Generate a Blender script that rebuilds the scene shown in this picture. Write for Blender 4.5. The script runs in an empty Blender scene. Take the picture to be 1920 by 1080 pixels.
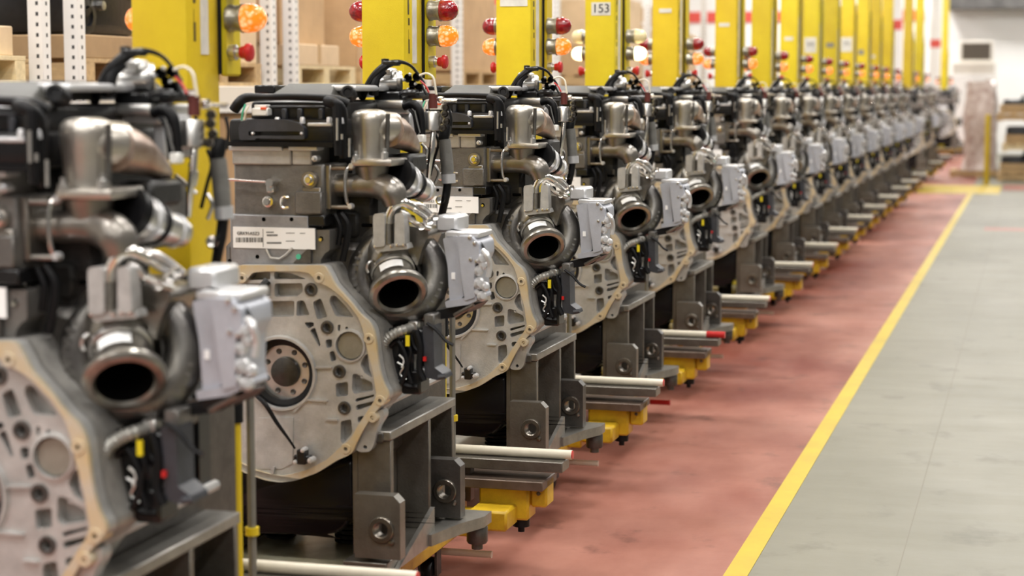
import bpy, bmesh, math, random
from mathutils import Vector, Matrix
from mathutils.geometry import tessellate_polygon
random.seed(7)
S = bpy.context.scene
COL = S.collection

# ------------------------------------------------------------------ camera
F_PX = 3500.0
CAM_H = 1.7
TH = math.atan(372 / F_PX)                       # tilt down
PSI = math.atan(980 * math.cos(TH) / F_PX)       # turned left of the row
FW = Vector((-math.sin(PSI) * math.cos(TH), math.cos(PSI) * math.cos(TH), -math.sin(TH)))
RT = Vector((math.cos(PSI), math.sin(PSI), 0))
UP = RT.cross(FW)
CAMP = Vector((0, 0, CAM_H))
cd = bpy.data.cameras.new('camera')
cam = bpy.data.objects.new('camera', cd)
COL.objects.link(cam)
cam.location = CAMP
cam.rotation_euler = (math.pi / 2 - TH, 0, PSI)
cd.sensor_width = 36.0
cd.lens = F_PX * 36.0 / 1920.0
cd.clip_end = 200
cd.dof.use_dof = True
cd.dof.focus_distance = 6.6
cd.dof.aperture_fstop = 2.5
S.camera = cam

# ------------------------------------------------------------------ world and view
w = bpy.data.worlds.new('hall_ambient')
S.world = w
w.use_nodes = True
w.node_tree.nodes['Background'].inputs[0].default_value = (1.0, 0.97, 0.92, 1)
w.node_tree.nodes['Background'].inputs[1].default_value = 0.17
S.view_settings.view_transform = 'Standard'
S.view_settings.look = 'None'
S.view_settings.gamma = 1
S.view_settings.exposure = 0.0
S.view_settings.use_curve_mapping = False

LAMP_POWER = 124.0
LAMP_SPOTS = [(x, y) for x in (-6.6, -3.4, -0.6, 2.6) for y in (-8.0, -3.5, 1.0, 5.5, 10.0, 15.0, 21.0, 28.0, 36.0, 43.0, 49.5)]  # rows behind the camera and by the end wall added to brighten what faces them
for i, (x, y) in enumerate(LAMP_SPOTS):
    ld = bpy.data.lights.new('high_bay_light', 'AREA')
    ld.shape = 'RECTANGLE'
    ld.size = 0.55
    ld.size_y = 1.5
    ld.energy = LAMP_POWER * (0.72 if y < 0 else 0.95 if y < 20 else 1.15 if y < 40 else 1.35)
    ld.color = (1.0, 0.985, 0.965)
    lo = bpy.data.objects.new('high_bay_light', ld)
    lo.location = (x, y, 6.32)
    COL.objects.link(lo)

def at(px, py, Y):
    d = FW + RT * ((px - 960) / F_PX) - UP * ((py - 540) / F_PX)
    return CAMP + d * (Y / d.y)
def atx(px, py, X):
    d = FW + RT * ((px - 960) / F_PX) - UP * ((py - 540) / F_PX)
    return CAMP + d * (X / d.x)
def atz(px, py, Z):
    d = FW + RT * ((px - 960) / F_PX) - UP * ((py - 540) / F_PX)
    return CAMP + d * ((Z - CAM_H) / d.z)

# ------------------------------------------------------------------ materials
MATS = {}
def mat(name, col, rough=0.5, metal=0.0, noise=0.0, nscale=30.0, bump=0.0, bscale=120.0, col2=None, coat=0.0,
        emit=None, estr=0.0, rvar=0.0, stretch=(1, 1, 1), spec=0.5, trans=0.0, alpha=1.0):
    m = bpy.data.materials.new(name)
    m.use_nodes = True
    nt = m.node_tree
    b = nt.nodes['Principled BSDF']
    b.inputs['Base Color'].default_value = (*col, 1)
    b.inputs['Roughness'].default_value = rough
    b.inputs['Metallic'].default_value = metal
    b.inputs['Specular IOR Level'].default_value = spec
    if coat:
        b.inputs['Coat Weight'].default_value = coat
        b.inputs['Coat Roughness'].default_value = 0.12
    if trans:
        b.inputs['Transmission Weight'].default_value = trans
    if emit:
        b.inputs['Emission Color'].default_value = (*emit, 1)
        b.inputs['Emission Strength'].default_value = estr
    if noise or bump or rvar:
        tc = nt.nodes.new('ShaderNodeTexCoord')
        mp = nt.nodes.new('ShaderNodeMapping')
        mp.inputs['Scale'].default_value = stretch
        nt.links.new(tc.outputs['Object'], mp.inputs['Vector'])
    if noise or rvar:
        n = nt.nodes.new('ShaderNodeTexNoise')
        n.inputs['Scale'].default_value = nscale
        n.inputs['Detail'].default_value = 5
        n.inputs['Roughness'].default_value = 0.65
        nt.links.new(mp.outputs[0], n.inputs['Vector'])
        if noise:
            r = nt.nodes.new('ShaderNodeValToRGB')
            r.color_ramp.elements[0].position = 0.35
            r.color_ramp.elements[1].position = 0.68
            c2 = col2 if col2 else tuple(max(0, c * (1 - noise)) for c in col)
            r.color_ramp.elements[0].color = (*c2, 1)
            r.color_ramp.elements[1].color = (*col, 1)
            nt.links.new(n.outputs['Fac'], r.inputs['Fac'])
            nt.links.new(r.outputs['Color'], b.inputs['Base Color'])
        if rvar:
            mr = nt.nodes.new('ShaderNodeMapRange')
            mr.inputs['To Min'].default_value = max(0.02, rough - rvar)
            mr.inputs['To Max'].default_value = min(1, rough + rvar)
            nt.links.new(n.outputs['Fac'], mr.inputs['Value'])
            nt.links.new(mr.outputs[0], b.inputs['Roughness'])
    if bump:
        n2 = nt.nodes.new('ShaderNodeTexNoise')
        n2.inputs['Scale'].default_value = bscale
        n2.inputs['Detail'].default_value = 3
        nt.links.new(mp.outputs[0], n2.inputs['Vector'])
        bp = nt.nodes.new('ShaderNodeBump')
        bp.inputs['Strength'].default_value = bump
        bp.inputs['Distance'].default_value = 0.004
        nt.links.new(n2.outputs['Fac'], bp.inputs['Height'])
        nt.links.new(bp.outputs[0], b.inputs['Normal'])
    MATS[name] = m
    return m

mat('cast_aluminium', (0.585, 0.58, 0.565), 0.4, 0.4, 0.28, 14, 0.25, 220, rvar=0.1)
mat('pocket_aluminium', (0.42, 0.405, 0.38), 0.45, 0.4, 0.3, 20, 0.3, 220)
mat('machined_steel', (0.70, 0.70, 0.69), 0.27, 0.85, 0.2, 18, 0.0)
mat('gasket_gold', (0.66, 0.50, 0.25), 0.42, 0.3, 0.5, 9, 0.1, 160, col2=(0.62, 0.58, 0.50))
mat('grey_iron', (0.21, 0.20, 0.188), 0.4, 0.5, 0.35, 16, 0.3, 180)
mat('dark_iron', (0.15, 0.14, 0.13), 0.42, 0.75, 0.4, 16, 0.3, 180)
mat('block_grey', (0.36, 0.36, 0.375), 0.4, 0.45, 0.3, 18, 0.2, 200)
mat('head_light', (0.50, 0.48, 0.45), 0.4, 0.45, 0.25, 18, 0.2, 200)
mat('elbow_bronze', (0.62, 0.58, 0.52), 0.34, 0.85, 0.2, 9, 0.06, 160, rvar=0.05)
mat('shield_copper', (0.58, 0.49, 0.43), 0.36, 0.85, 0.45, 10, 0.06, 160, col2=(0.34, 0.23, 0.17))
mat('pipe_bronze', (0.33, 0.305, 0.275), 0.34, 0.85, 0.35, 10, 0.12, 160)
mat('turbine_iron', (0.27, 0.26, 0.24), 0.34, 0.9, 0.5, 5, 0.12, 150, col2=(0.115, 0.108, 0.105), rvar=0.07)
mat('outlet_iron', (0.40, 0.385, 0.35), 0.30, 0.9, 0.4, 14, 0.1, 150, col2=(0.25, 0.23, 0.20))
mat('bore_black', (0.002, 0.002, 0.002), 0.9, spec=0.05)  # near-black colour stands in for the unlit inside of bores and holes
mat('bracket_grey', (0.58, 0.575, 0.565), 0.4, 0.4, 0.25, 25, 0.1, 200)
mat('actuator_grey', (0.50, 0.52, 0.58), 0.42, 0.3, 0.15, 14, 0.12, 220)
mat('bright_pipe', (0.85, 0.83, 0.80), 0.17, 1.0)
mat('satin_alu', (0.72, 0.71, 0.69), 0.3, 0.95, 0.15, 20)
mat('white_alu', (0.66, 0.66, 0.67), 0.33, 0.5)
mat('black_plastic', (0.007, 0.007, 0.008), 0.3, 0.0, 0.0, bump=0.12, bscale=160)
mat('charcoal_plastic', (0.045, 0.048, 0.058), 0.4, 0.0, 0.3, 30, 0.12, 160)
mat('cover_olive', (0.055, 0.053, 0.045), 0.5, 0.0, 0.25, 20, 0.1, 160)
mat('black_rubber', (0.005, 0.005, 0.006), 0.42, spec=0.25)
mat('fill_black', (0.03, 0.029, 0.028), 0.4, 0.3, 0.4, 14, 0.3, 120)
mat('pan_black', (0.008, 0.007, 0.008), 0.25, 0.0, spec=0.3)
mat('hose_grey', (0.22, 0.215, 0.20), 0.5, 0.2, 0.3, 30, 0.2, 200)
mat('corrugated_grey', (0.36, 0.35, 0.32), 0.4, 0.5)
mat('maroon_plastic', (0.12, 0.03, 0.025), 0.35)
mat('red_plastic', (0.55, 0.02, 0.02), 0.3)
mat('orange_plastic', (0.75, 0.09, 0.02), 0.4)
mat('white_plastic', (0.82, 0.81, 0.77), 0.4)
mat('blue_cap', (0.06, 0.12, 0.6), 0.4)
mat('green_paint', (0.08, 0.48, 0.30), 0.5)
mat('tag_yellow', (0.85, 0.68, 0.02), 0.45)
mat('label_white', (0.93, 0.93, 0.93), 0.45)
mat('print_grey', (0.16, 0.16, 0.16), 0.6)
mat('print_black', (0.02, 0.02, 0.025), 0.6)
mat('window_olive', (0.34, 0.32, 0.27), 0.35, 0.4, 0.2, 25)
mat('hub_dark', (0.09, 0.085, 0.08), 0.35, 0.8, 0.3, 40)
mat('yellow_paint', (0.78, 0.62, 0.018), 0.40, 0.0, 0.12, 6, 0.12, 260, col2=(0.70, 0.535, 0.013))
mat('yellow_chassis', (0.72, 0.47, 0.018), 0.42, 0.0, 0.5, 9, 0.15, 200, col2=(0.50, 0.30, 0.012))
mat('scuff_dark', (0.10, 0.075, 0.015), 0.6)
mat('fixture_steel', (0.22, 0.205, 0.18), 0.36, 0.65, 0.5, 7, 0.25, 120, col2=(0.14, 0.125, 0.105), rvar=0.1)
mat('fixture_edge', (0.36, 0.345, 0.315), 0.36, 0.7, 0.35, 12, 0.1, 120)
mat('block_dark', (0.15, 0.14, 0.128), 0.42, 0.7, 0.45, 12, 0.2, 120)
mat('bush_steel', (0.30, 0.27, 0.23), 0.3, 0.9, 0.4, 25)
mat('deck_plate', (0.55, 0.53, 0.40), 0.3, 0.3, 0.4, 8, 0.15, 90, col2=(0.34, 0.30, 0.18))
mat('brown_plate', (0.18, 0.13, 0.10), 0.45, 0.5, 0.4, 10)
mat('cream_tube', (0.84, 0.78, 0.64), 0.4, 0.0, 0.12, 8)
mat('pole_grey', (0.30, 0.29, 0.26), 0.4, 0.6, 0.2, 10)
mat('lamp_metal', (0.46, 0.43, 0.36), 0.35, 0.85, 0.4, 30)
mat('lens_red', (0.42, 0.006, 0.012), 0.12, 0.0, 0.6, 60, 0.6, 90, col2=(0.16, 0.0, 0.004), coat=0.6)
mat('lens_amber', (0.8, 0.16, 0.01), 0.15, 0.0, bump=0.6, bscale=90, emit=(1.0, 0.22, 0.01), estr=0.8, coat=0.5)
mat('lens_clear', (0.95, 0.85, 0.55), 0.12, 0.0, bump=0.4, bscale=90, emit=(1.0, 0.85, 0.5), estr=2.6, coat=0.5)
mat('lens_pale', (0.85, 0.72, 0.42), 0.12, 0.0, bump=0.4, bscale=90, coat=0.5)
mat('bulb_glow', (1, 0.8, 0.4), 0.3, emit=(1.0, 0.78, 0.35), estr=6.0)
mat('strip_white', (0.80, 0.78, 0.70), 0.35, 0.0, 0.2, 18)
mat('rack_white', (0.80, 0.79, 0.77), 0.45)
mat('joint_grey', (0.20, 0.185, 0.15), 0.7)
mat('slot_dark', (0.05, 0.05, 0.05), 0.7)
mat('beam_cream', (0.74, 0.70, 0.62), 0.45)
mat('cardboard', (0.60, 0.40, 0.22), 0.75, 0.0, 0.18, 4, 0.1, 60)
mat('cardboard_pale', (0.74, 0.56, 0.36), 0.75, 0.0, 0.15, 4, 0.1, 60)
mat('cardboard_brown', (0.44, 0.29, 0.15), 0.75, 0.0, 0.2, 4, 0.1, 60)
mat('tape_tan', (0.52, 0.35, 0.19), 0.35)
mat('pallet_wood', (0.62, 0.43, 0.22), 0.7, 0.0, 0.35, 5, 0.2, 60, stretch=(1, 6, 6))
mat('pale_wood', (0.80, 0.66, 0.40), 0.7, 0.0, 0.25, 5, 0.2, 60, stretch=(1, 6, 6))
mat('casting_black', (0.022, 0.022, 0.025), 0.3, 0.3, 0.3, 20, 0.3, 40)
mat('wrap_film', (0.70, 0.62, 0.58), 0.25, 0.0, 0.45, 7, 0.8, 14, col2=(0.40, 0.28, 0.24))
mat('pink_plastic', (0.80, 0.25, 0.42), 0.5)
mat('wall_white', (0.90, 0.895, 0.875), 0.6, 0.0, 0.06, 0.6)
mat('wall_pale', (0.80, 0.75, 0.70), 0.6, 0.0, 0.1, 0.6)
mat('wall_red', (0.72, 0.09, 0.07), 0.5)
mat('cabinet_beige', (0.66, 0.62, 0.55), 0.5)
mat('screen_brown', (0.07, 0.055, 0.04), 0.35)
mat('ceiling_grey', (0.62, 0.60, 0.56), 0.8)
mat('mezzanine_dark', (0.12, 0.115, 0.11), 0.6, 0.0, 0.5, 3)
mat('luminaire', (0.9, 0.9, 0.88), 0.5, emit=(1.0, 0.95, 0.86), estr=6.0)
mat('safety_yellow', (0.58, 0.42, 0.012), 0.45, 0.0, 0.15, 3, col2=(0.48, 0.34, 0.015))

def floor_mat(name, c1, c2, c3, rough, p0, p1, spec):
    m = bpy.data.materials.new(name)
    m.use_nodes = True
    nt = m.node_tree
    b = nt.nodes['Principled BSDF']
    geo = nt.nodes.new('ShaderNodeNewGeometry')
    def noise(scale, sx, sy, detail=5):
        mp = nt.nodes.new('ShaderNodeMapping')
        mp.inputs['Scale'].default_value = (sx, sy, 1)
        nt.links.new(geo.outputs['Position'], mp.inputs['Vector'])
        n = nt.nodes.new('ShaderNodeTexNoise')
        n.inputs['Scale'].default_value = scale
        n.inputs['Detail'].default_value = detail
        n.inputs['Roughness'].default_value = 0.6
        nt.links.new(mp.outputs[0], n.inputs['Vector'])
        return n
    n1 = noise(0.8, 1.0, 0.5, 7)
    r1 = nt.nodes.new('ShaderNodeValToRGB')
    b.inputs['Specular IOR Level'].default_value = spec
    r1.color_ramp.elements[0].position = p0
    r1.color_ramp.elements[1].position = p1
    r1.color_ramp.elements[0].color = (*c1, 1)
    r1.color_ramp.elements[1].color = (*c2, 1)
    nt.links.new(n1.outputs['Fac'], r1.inputs['Fac'])
    n2 = noise(3.0, 1.2, 0.9, 8)           # scuffs and tyre marks
    r2 = nt.nodes.new('ShaderNodeValToRGB')
    r2.color_ramp.elements[0].position = 0.30
    r2.color_ramp.elements[1].position = 0.42
    r2.color_ramp.elements[0].color = (0.75, 0.75, 0.75, 1)
    r2.color_ramp.elements[1].color = (0, 0, 0, 1)
    nt.links.new(n2.outputs['Fac'], r2.inputs['Fac'])
    mx = nt.nodes.new('ShaderNodeMix')
    mx.data_type = 'RGBA'
    nt.links.new(r2.outputs['Color'], mx.inputs['Factor'])
    nt.links.new(r1.outputs['Color'], mx.inputs[6])
    mx.inputs[7].default_value = (*c3, 1)
    nt.links.new(mx.outputs[2], b.inputs['Base Color'])
    mr = nt.nodes.new('ShaderNodeMapRange')
    mr.inputs['To Min'].default_value = rough - 0.1
    mr.inputs['To Max'].default_value = rough + 0.12
    n3 = noise(2.2, 0.7, 2.0, 4)
    nt.links.new(n3.outputs['Fac'], mr.inputs['Value'])
    nt.links.new(mr.outputs[0], b.inputs['Roughness'])
    bp = nt.nodes.new('ShaderNodeBump')
    bp.inputs['Strength'].default_value = 0.15
    bp.inputs['Distance'].default_value = 0.01
    n4 = noise(5.0, 1, 1, 3)
    nt.links.new(n4.outputs['Fac'], bp.inputs['Height'])
    nt.links.new(bp.outputs[0], b.inputs['Normal'])
    MATS[name] = m
_m = MATS['yellow_paint']
_nt = _m.node_tree
_oi = _nt.nodes.new('ShaderNodeObjectInfo')
_hs = _nt.nodes.new('ShaderNodeHueSaturation')
_mr = _nt.nodes.new('ShaderNodeMapRange')
_mr.inputs['To Min'].default_value = 0.486
_mr.inputs['To Max'].default_value = 0.506
_nt.links.new(_oi.outputs['Random'], _mr.inputs['Value'])
_nt.links.new(_mr.outputs[0], _hs.inputs['Hue'])
_pb = _nt.nodes['Principled BSDF']
_src = _pb.inputs['Base Color'].links[0].from_socket
_nt.links.new(_src, _hs.inputs['Color'])
_nt.links.new(_hs.outputs['Color'], _pb.inputs['Base Color'])
_m = MATS['lens_amber']
_nt = _m.node_tree
_v = _nt.nodes.new('ShaderNodeTexVoronoi')
_v.inputs['Scale'].default_value = 60
_tc = _nt.nodes.new('ShaderNodeTexCoord')
_nt.links.new(_tc.outputs['Object'], _v.inputs['Vector'])
_r = _nt.nodes.new('ShaderNodeValToRGB')
_r.color_ramp.elements[0].position = 0.05
_r.color_ramp.elements[0].color = (1.0, 0.85, 0.45, 1)
_r.color_ramp.elements[1].position = 0.55
_r.color_ramp.elements[1].color = (1.0, 0.24, 0.01, 1)
_nt.links.new(_v.outputs['Distance'], _r.inputs['Fac'])
_nt.links.new(_r.outputs['Color'], _nt.nodes['Principled BSDF'].inputs['Emission Color'])
floor_mat('floor_grey', (0.175, 0.167, 0.127), (0.228, 0.217, 0.172), (0.13, 0.122, 0.094), 0.48, 0.36, 0.66, 0.35)
floor_mat('floor_red', (0.18, 0.036, 0.022), (0.50, 0.235, 0.175), (0.11, 0.04, 0.03), 0.46, 0.36, 0.72, 0.3)

# ------------------------------------------------------------------ mesh helpers
def catmull(pts, n=6):
    pts = [Vector(p) for p in pts]
    if len(pts) < 3:
        return pts
    out = []
    P = [pts[0] * 2 - pts[1]] + pts + [pts[-1] * 2 - pts[-2]]
    for i in range(1, len(P) - 2):
        a, b, c, d = P[i - 1], P[i], P[i + 1], P[i + 2]
        for k in range(n):
            t = k / n
            out.append(0.5 * ((2 * b) + (c - a) * t + (2 * a - 5 * b + 4 * c - d) * t * t + (3 * b - a - 3 * c + d) * t ** 3))
    out.append(pts[-1])
    return out

def basis(axis):
    a = Vector(axis).normalized()
    t = Vector((0, 0, 1)) if abs(a.z) < 0.9 else Vector((1, 0, 0))
    u = a.cross(t).normalized()
    v = a.cross(u)
    return a, u, v

def rounded(poly, r, n=3):
    """round the corners of a 2-D polygon"""
    out = []
    N = len(poly)
    for i in range(N):
        p0, p, p1 = Vector(poly[i - 1]), Vector(poly[i]), Vector(poly[(i + 1) % N])
        a, b = p0 - p, p1 - p
        rr = min(r, a.length * 0.45, b.length * 0.45)
        A, B = p + a.normalized() * rr, p + b.normalized() * rr
        for k in range(n + 1):
            t = k / n
            out.append(tuple(A * (1 - t) ** 2 + p * 2 * t * (1 - t) + B * t * t))
    return out

def circle2(cx, cz, r, n=16):
    return [(cx + r * math.cos(2 * math.pi * i / n), cz + r * math.sin(2 * math.pi * i / n)) for i in range(n)]

DYO = 0.0
class MB:
    def __init__(self):
        self.bm = bmesh.new()
    def add(self, verts, faces):
        vs = [self.bm.verts.new(v) for v in verts]
        for f in faces:
            try:
                self.bm.faces.new([vs[i] for i in f])
            except ValueError:
                pass
        return self
    def box(self, x0, x1, y0, y1, z0, z1, bev=0.0, seg=1):
        t = bmesh.new()
        bmesh.ops.create_cube(t, size=1)
        for v in t.verts:
            v.co = Vector(((x0 + x1) / 2 + v.co.x * (x1 - x0), (y0 + y1) / 2 + v.co.y * (y1 - y0), (z0 + z1) / 2 + v.co.z * (z1 - z0)))
        if bev:
            bmesh.ops.bevel(t, geom=t.edges[:], offset=bev, segments=seg, profile=0.5, affect='EDGES')
        me = bpy.data.meshes.new('tmp')
        t.to_mesh(me); t.free()
        self.bm.from_mesh(me)
        bpy.data.meshes.remove(me)
        return self
    def obox(self, c, ax, ay, az, sx, sy, sz, bev=0.0):
        t = bmesh.new()
        bmesh.ops.create_cube(t, size=1)
        for v in t.verts:
            v.co = Vector((v.co.x * sx, v.co.y * sy, v.co.z * sz))
        if bev:
            bmesh.ops.bevel(t, geom=t.edges[:], offset=bev, segments=1, profile=0.5, affect='EDGES')
        for v in t.verts:
            v.co = Vector(c) + Vector(ax) * v.co.x + Vector(ay) * v.co.y + Vector(az) * v.co.z
        me = bpy.data.meshes.new('tmp')
        t.to_mesh(me); t.free()
        self.bm.from_mesh(me)
        bpy.data.meshes.remove(me)
        return self
    def plate(self, loops, y0, y1, back=False, chamfer=0.0):
        """loops: outer polygon then holes, all (x, z); front face at y0, walls to y1"""
        loops = [[tuple(p) for p in l] for l in loops]
        y0, y1 = y0 + DYO, y1 + DYO
        vl = [[Vector((p[0], p[1], 0)) for p in l] for l in loops]
        tris = tessellate_polygon(vl)
        flat = [p for l in loops for p in l]
        n = len(flat)
        vf = [self.bm.verts.new((p[0], y0, p[1])) for p in flat]
        vb = [self.bm.verts.new((p[0], y1, p[1])) for p in flat]
        for t in tris:
            try:
                self.bm.faces.new([vf[i] for i in t])
                if back:
                    self.bm.faces.new([vb[i] for i in reversed(t)])
            except ValueError:
                pass
        o = 0
        for l in loops:
            m = len(l)
            for i in range(m):
                a, b = o + i, o + (i + 1) % m
                try:
                    self.bm.faces.new([vf[a], vf[b], vb[b], vb[a]])
                except ValueError:
                    pass
            o += m
        return self
    def tube(self, path, r, n=10, smooth=0, cap=True, closed=False):
        path = catmull(path, smooth) if smooth else [Vector(p) for p in path]
        N = len(path)
        if not isinstance(r, (list, tuple)):
            rs = [r] * N
        elif len(r) == N:
            rs = list(r)
        else:
            rs = []
            for i in range(N):
                f = i / (N - 1) * (len(r) - 1)
                k = min(int(f), len(r) - 2)
                rs.append(r[k] * (1 - f + k) + r[k + 1] * (f - k))
        rings = []
        up = None
        for i in range(N):
            if i == 0:
                d = path[1] - path[0]
            elif i == N - 1:
                d = path[-1] - path[-2]
            else:
                d = path[i + 1] - path[i - 1]
            d.normalize()
            if up is None:
                _, u, v = basis(d)
            else:
                u = (up - d * up.dot(d))
                if u.length < 1e-6:
                    _, u, v = basis(d)
                u.normalize()
                v = d.cross(u)
            up = u
            rings.append([self.bm.verts.new(path[i] + (u * math.cos(2 * math.pi * k / n) + v * math.sin(2 * math.pi * k / n)) * rs[i]) for k in range(n)])
        for i in range(N - 1):
            for k in range(n):
                self.bm.faces.new([rings[i][k], rings[i][(k + 1) % n], rings[i + 1][(k + 1) % n], rings[i + 1][k]])
        if cap:
            self.bm.faces.new(list(reversed(rings[0])))
            self.bm.faces.new(rings[-1])
        return self
    def cyl(self, p0, p1, r0, r1=None, n=14, cap=True):
        return self.tube([p0, p1], [r0, r0 if r1 is None else r1], n, cap=cap)
    def lathe(self, o, axis, prof, n=24, cap0=False, cap1=False):
        a, u, v = basis(axis)
        o = Vector(o)
        rings = []
        for r, h in prof:
            rings.append([self.bm.verts.new(o + a * h + (u * math.cos(2 * math.pi * k / n) + v * math.sin(2 * math.pi * k / n)) * max(r, 1e-5)) for k in range(n)])
        for i in range(len(prof) - 1):
            for k in range(n):
                self.bm.faces.new([rings[i][k], rings[i][(k + 1) % n], rings[i + 1][(k + 1) % n], rings[i + 1][k]])
        if cap0:
            self.bm.faces.new(list(reversed(rings[0])))
        if cap1:
            self.bm.faces.new(rings[-1])
        return self
    def mesh(self, name, material, sharp=38):
        bm = self.bm
        bmesh.ops.recalc_face_normals(bm, faces=bm.faces[:])
        for f in bm.faces:
            f.smooth = True
        me = bpy.data.meshes.new(name)
        bm.to_mesh(me)
        bm.free()
        me.materials.append(MATS[material])
        me.set_sharp_from_angle(angle=math.radians(sharp))
        return me

def text_mesh(s, size, name, material):
    cu = bpy.data.curves.new('txt', 'FONT')
    cu.body = s
    cu.size = size
    cu.align_x = 'CENTER'
    cu.align_y = 'CENTER'
    cu.extrude = 0.0008
    o = bpy.data.objects.new('txt', cu)
    COL.objects.link(o)
    dg = bpy.context.evaluated_depsgraph_get()
    me = bpy.data.meshes.new_from_object(o.evaluated_get(dg))
    me.name = name
    bpy.data.objects.remove(o)
    bpy.data.curves.remove(cu)
    me.transform(Matrix.Rotation(math.pi / 2, 4, 'X'))      # reads from -Y
    me.materials.clear()
    me.materials.append(MATS[material])
    return me

# a template is a list of parts; instances share the meshes
class Tmpl:
    def __init__(self):
        self.parts = []
    def p(self, name, mb, material, parent=None, label=None, kind=None, sharp=38):
        me = mb.mesh(name, material, sharp) if isinstance(mb, MB) else mb
        self.parts.append((name, me, parent, label, kind))
        return len(self.parts) - 1
    def inst(self, name, loc, label, cat, group=None, rz=0.0, skip=()):
        root = bpy.data.objects.new(name, None)
        root.empty_display_size = 0.1
        COL.objects.link(root)
        root.location = loc
        root.rotation_euler = (0, 0, rz)
        root['label'] = label
        root['category'] = cat
        if group:
            root['group'] = group
        objs = []
        for nm, me, par, lab, kind in self.parts:
            if nm in skip or (par is not None and objs[par] is None):
                objs.append(None)
                continue
            o = bpy.data.objects.new(nm, me)
            COL.objects.link(o)
            o.parent = root if par is None else objs[par]
            if lab:
                o['label'] = lab
            if kind:
                o['kind'] = kind
            objs.append(o)
        return root

def thing(name, mb, material, label, cat, loc=(0, 0, 0), group=None, kind=None, sharp=38):
    me = mb.mesh(name, material, sharp) if isinstance(mb, MB) else mb
    o = bpy.data.objects.new(name, me)
    COL.objects.link(o)
    o.location = loc
    o['label'] = label
    o['category'] = cat
    if group:
        o['group'] = group
    if kind:
        o['kind'] = kind
    return o
def struct(name, mb, material, label=None, parent=None):
    o = bpy.data.objects.new(name, mb.mesh(name, material) if isinstance(mb, MB) else mb)
    COL.objects.link(o)
    if parent:
        o.parent = parent
    else:
        o['kind'] = 'structure'
        o['category'] = name.split('_')[0]
        if label:
            o['label'] = label
    return o

# ------------------------------------------------------------------ the hall
FAR = 52.0
LINE_R = -0.86      # right edge of the lane line, fixed below
a0, a1 = atz(1356, 1080, 0), atz(1402, 1080, 0)
LX0, LX1 = a0.x, a1.x
cl0, cl1 = atz(1800, 363, 0).y, atz(1800, 348, 0).y     # crossing line
struct('floor', MB().box(-14, 12, -12, 70, -0.2, 0.0), 'floor_grey', 'pale grey polished concrete floor of the aisle')
fl = bpy.data.objects['floor']
def lane(name, x0, x1, y0, y1, z, material):
    o = bpy.data.objects.new(name, MB().box(x0, x1, y0, y1, -0.01, z).mesh(name, material))
    COL.objects.link(o)
    o.parent = fl
    return o
lane('red_lane', -4.3, LX0, -5, FAR - 1, 0.002, 'floor_red')['label'] = 'worn red painted lane under the carts'
lane('lane_line', LX0, LX1, -5, cl0, 0.003, 'safety_yellow')['label'] = 'yellow line along the red lane'
lane('crossing_line', atz(1722, 356, 0).x, atz(1876, 356, 0).x, cl0, cl1, 0.0035, 'safety_yellow')
lane('red_patch', atz(1880, 355, 0).x, 2.0, atz(1890, 357, 0).y, atz(1890, 347, 0).y, 0.003, 'floor_red')
lane('red_patch', -0.55, 3.0, atz(1860, 432, 0).y, atz(1860, 427, 0).y, 0.0015, 'floor_red')
# fine saw-cut joints in the concrete
for jx in (-0.42, 0.02):
    lane('floor_joint', jx, jx + 0.004, -5, 34, 0.0006, 'joint_grey')
struct('wall_far', MB().box(-14, 12, FAR, FAR + 0.2, 0, 6.6), 'wall_white', 'plain white end wall beyond the last cart')
struct('wall_left', MB().box(-10.2, -10, -12, FAR, 0, 6.6), 'wall_pale', 'pale wall behind the storage racks')
struct('ceiling', MB().box(-14, 12, -12, FAR + 0.2, 6.6, 6.8), 'ceiling_grey')
for i, (x, y) in enumerate(LAMP_SPOTS):
    pass
lt = Tmpl()
lt.p('housing', MB().box(-0.32, 0.32, -0.8, 0.8, 0.03, 0.12, 0.02), 'rack_white')
lt.p('diffuser', MB().box(-0.29, 0.29, -0.77, 0.77, 0.022, 0.03), 'luminaire')
lt.p('hanger', MB().cyl((0, 0, 0.12), (0, 0, 0.28), 0.012), 'pole_grey')
for i, (x, y) in enumerate(LAMP_SPOTS):
    lt.inst('high_bay_lamp', (x, y, 6.32), 'white rectangular ceiling lamp hanging over the hall', 'lamp', 'ceiling lamps of the hall')

# ------------------------------------------------------------------ engine
Y1 = 5.0                 # the second engine of the row, traced for the proportions
XE = -2.09
ZE = 0.39
DYO = 0.0                # depth of the group being built, measured along the row
def e(px, py, dy=0.0):
    dy += DYO
    p = at(px, py, Y1 + dy)
    return Vector((p.x - XE, dy, p.z - ZE))
def e2(px, py, dy=0.0):
    p = e(px, py, dy)
    return (p.x, p.z)
def ebox(mb, px0, py0, px1, py1, d0, d1, bev=0.0, seg=1):
    a, b = e(px0, py1, d0), e(px1, py0, d0)
    return mb.box(a.x, b.x, d0 + DYO, d1 + DYO, a.z, b.z, bev, seg)
def h(u, v):             # housing tracing
    return e2(420 + u / 2.456, 480 + v / 2.456, 0.0)
U0 = 260.0
def mir(l):
    return [(2 * U0 - u, v) for u, v in reversed(l)]

ET = Tmpl()
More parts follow.
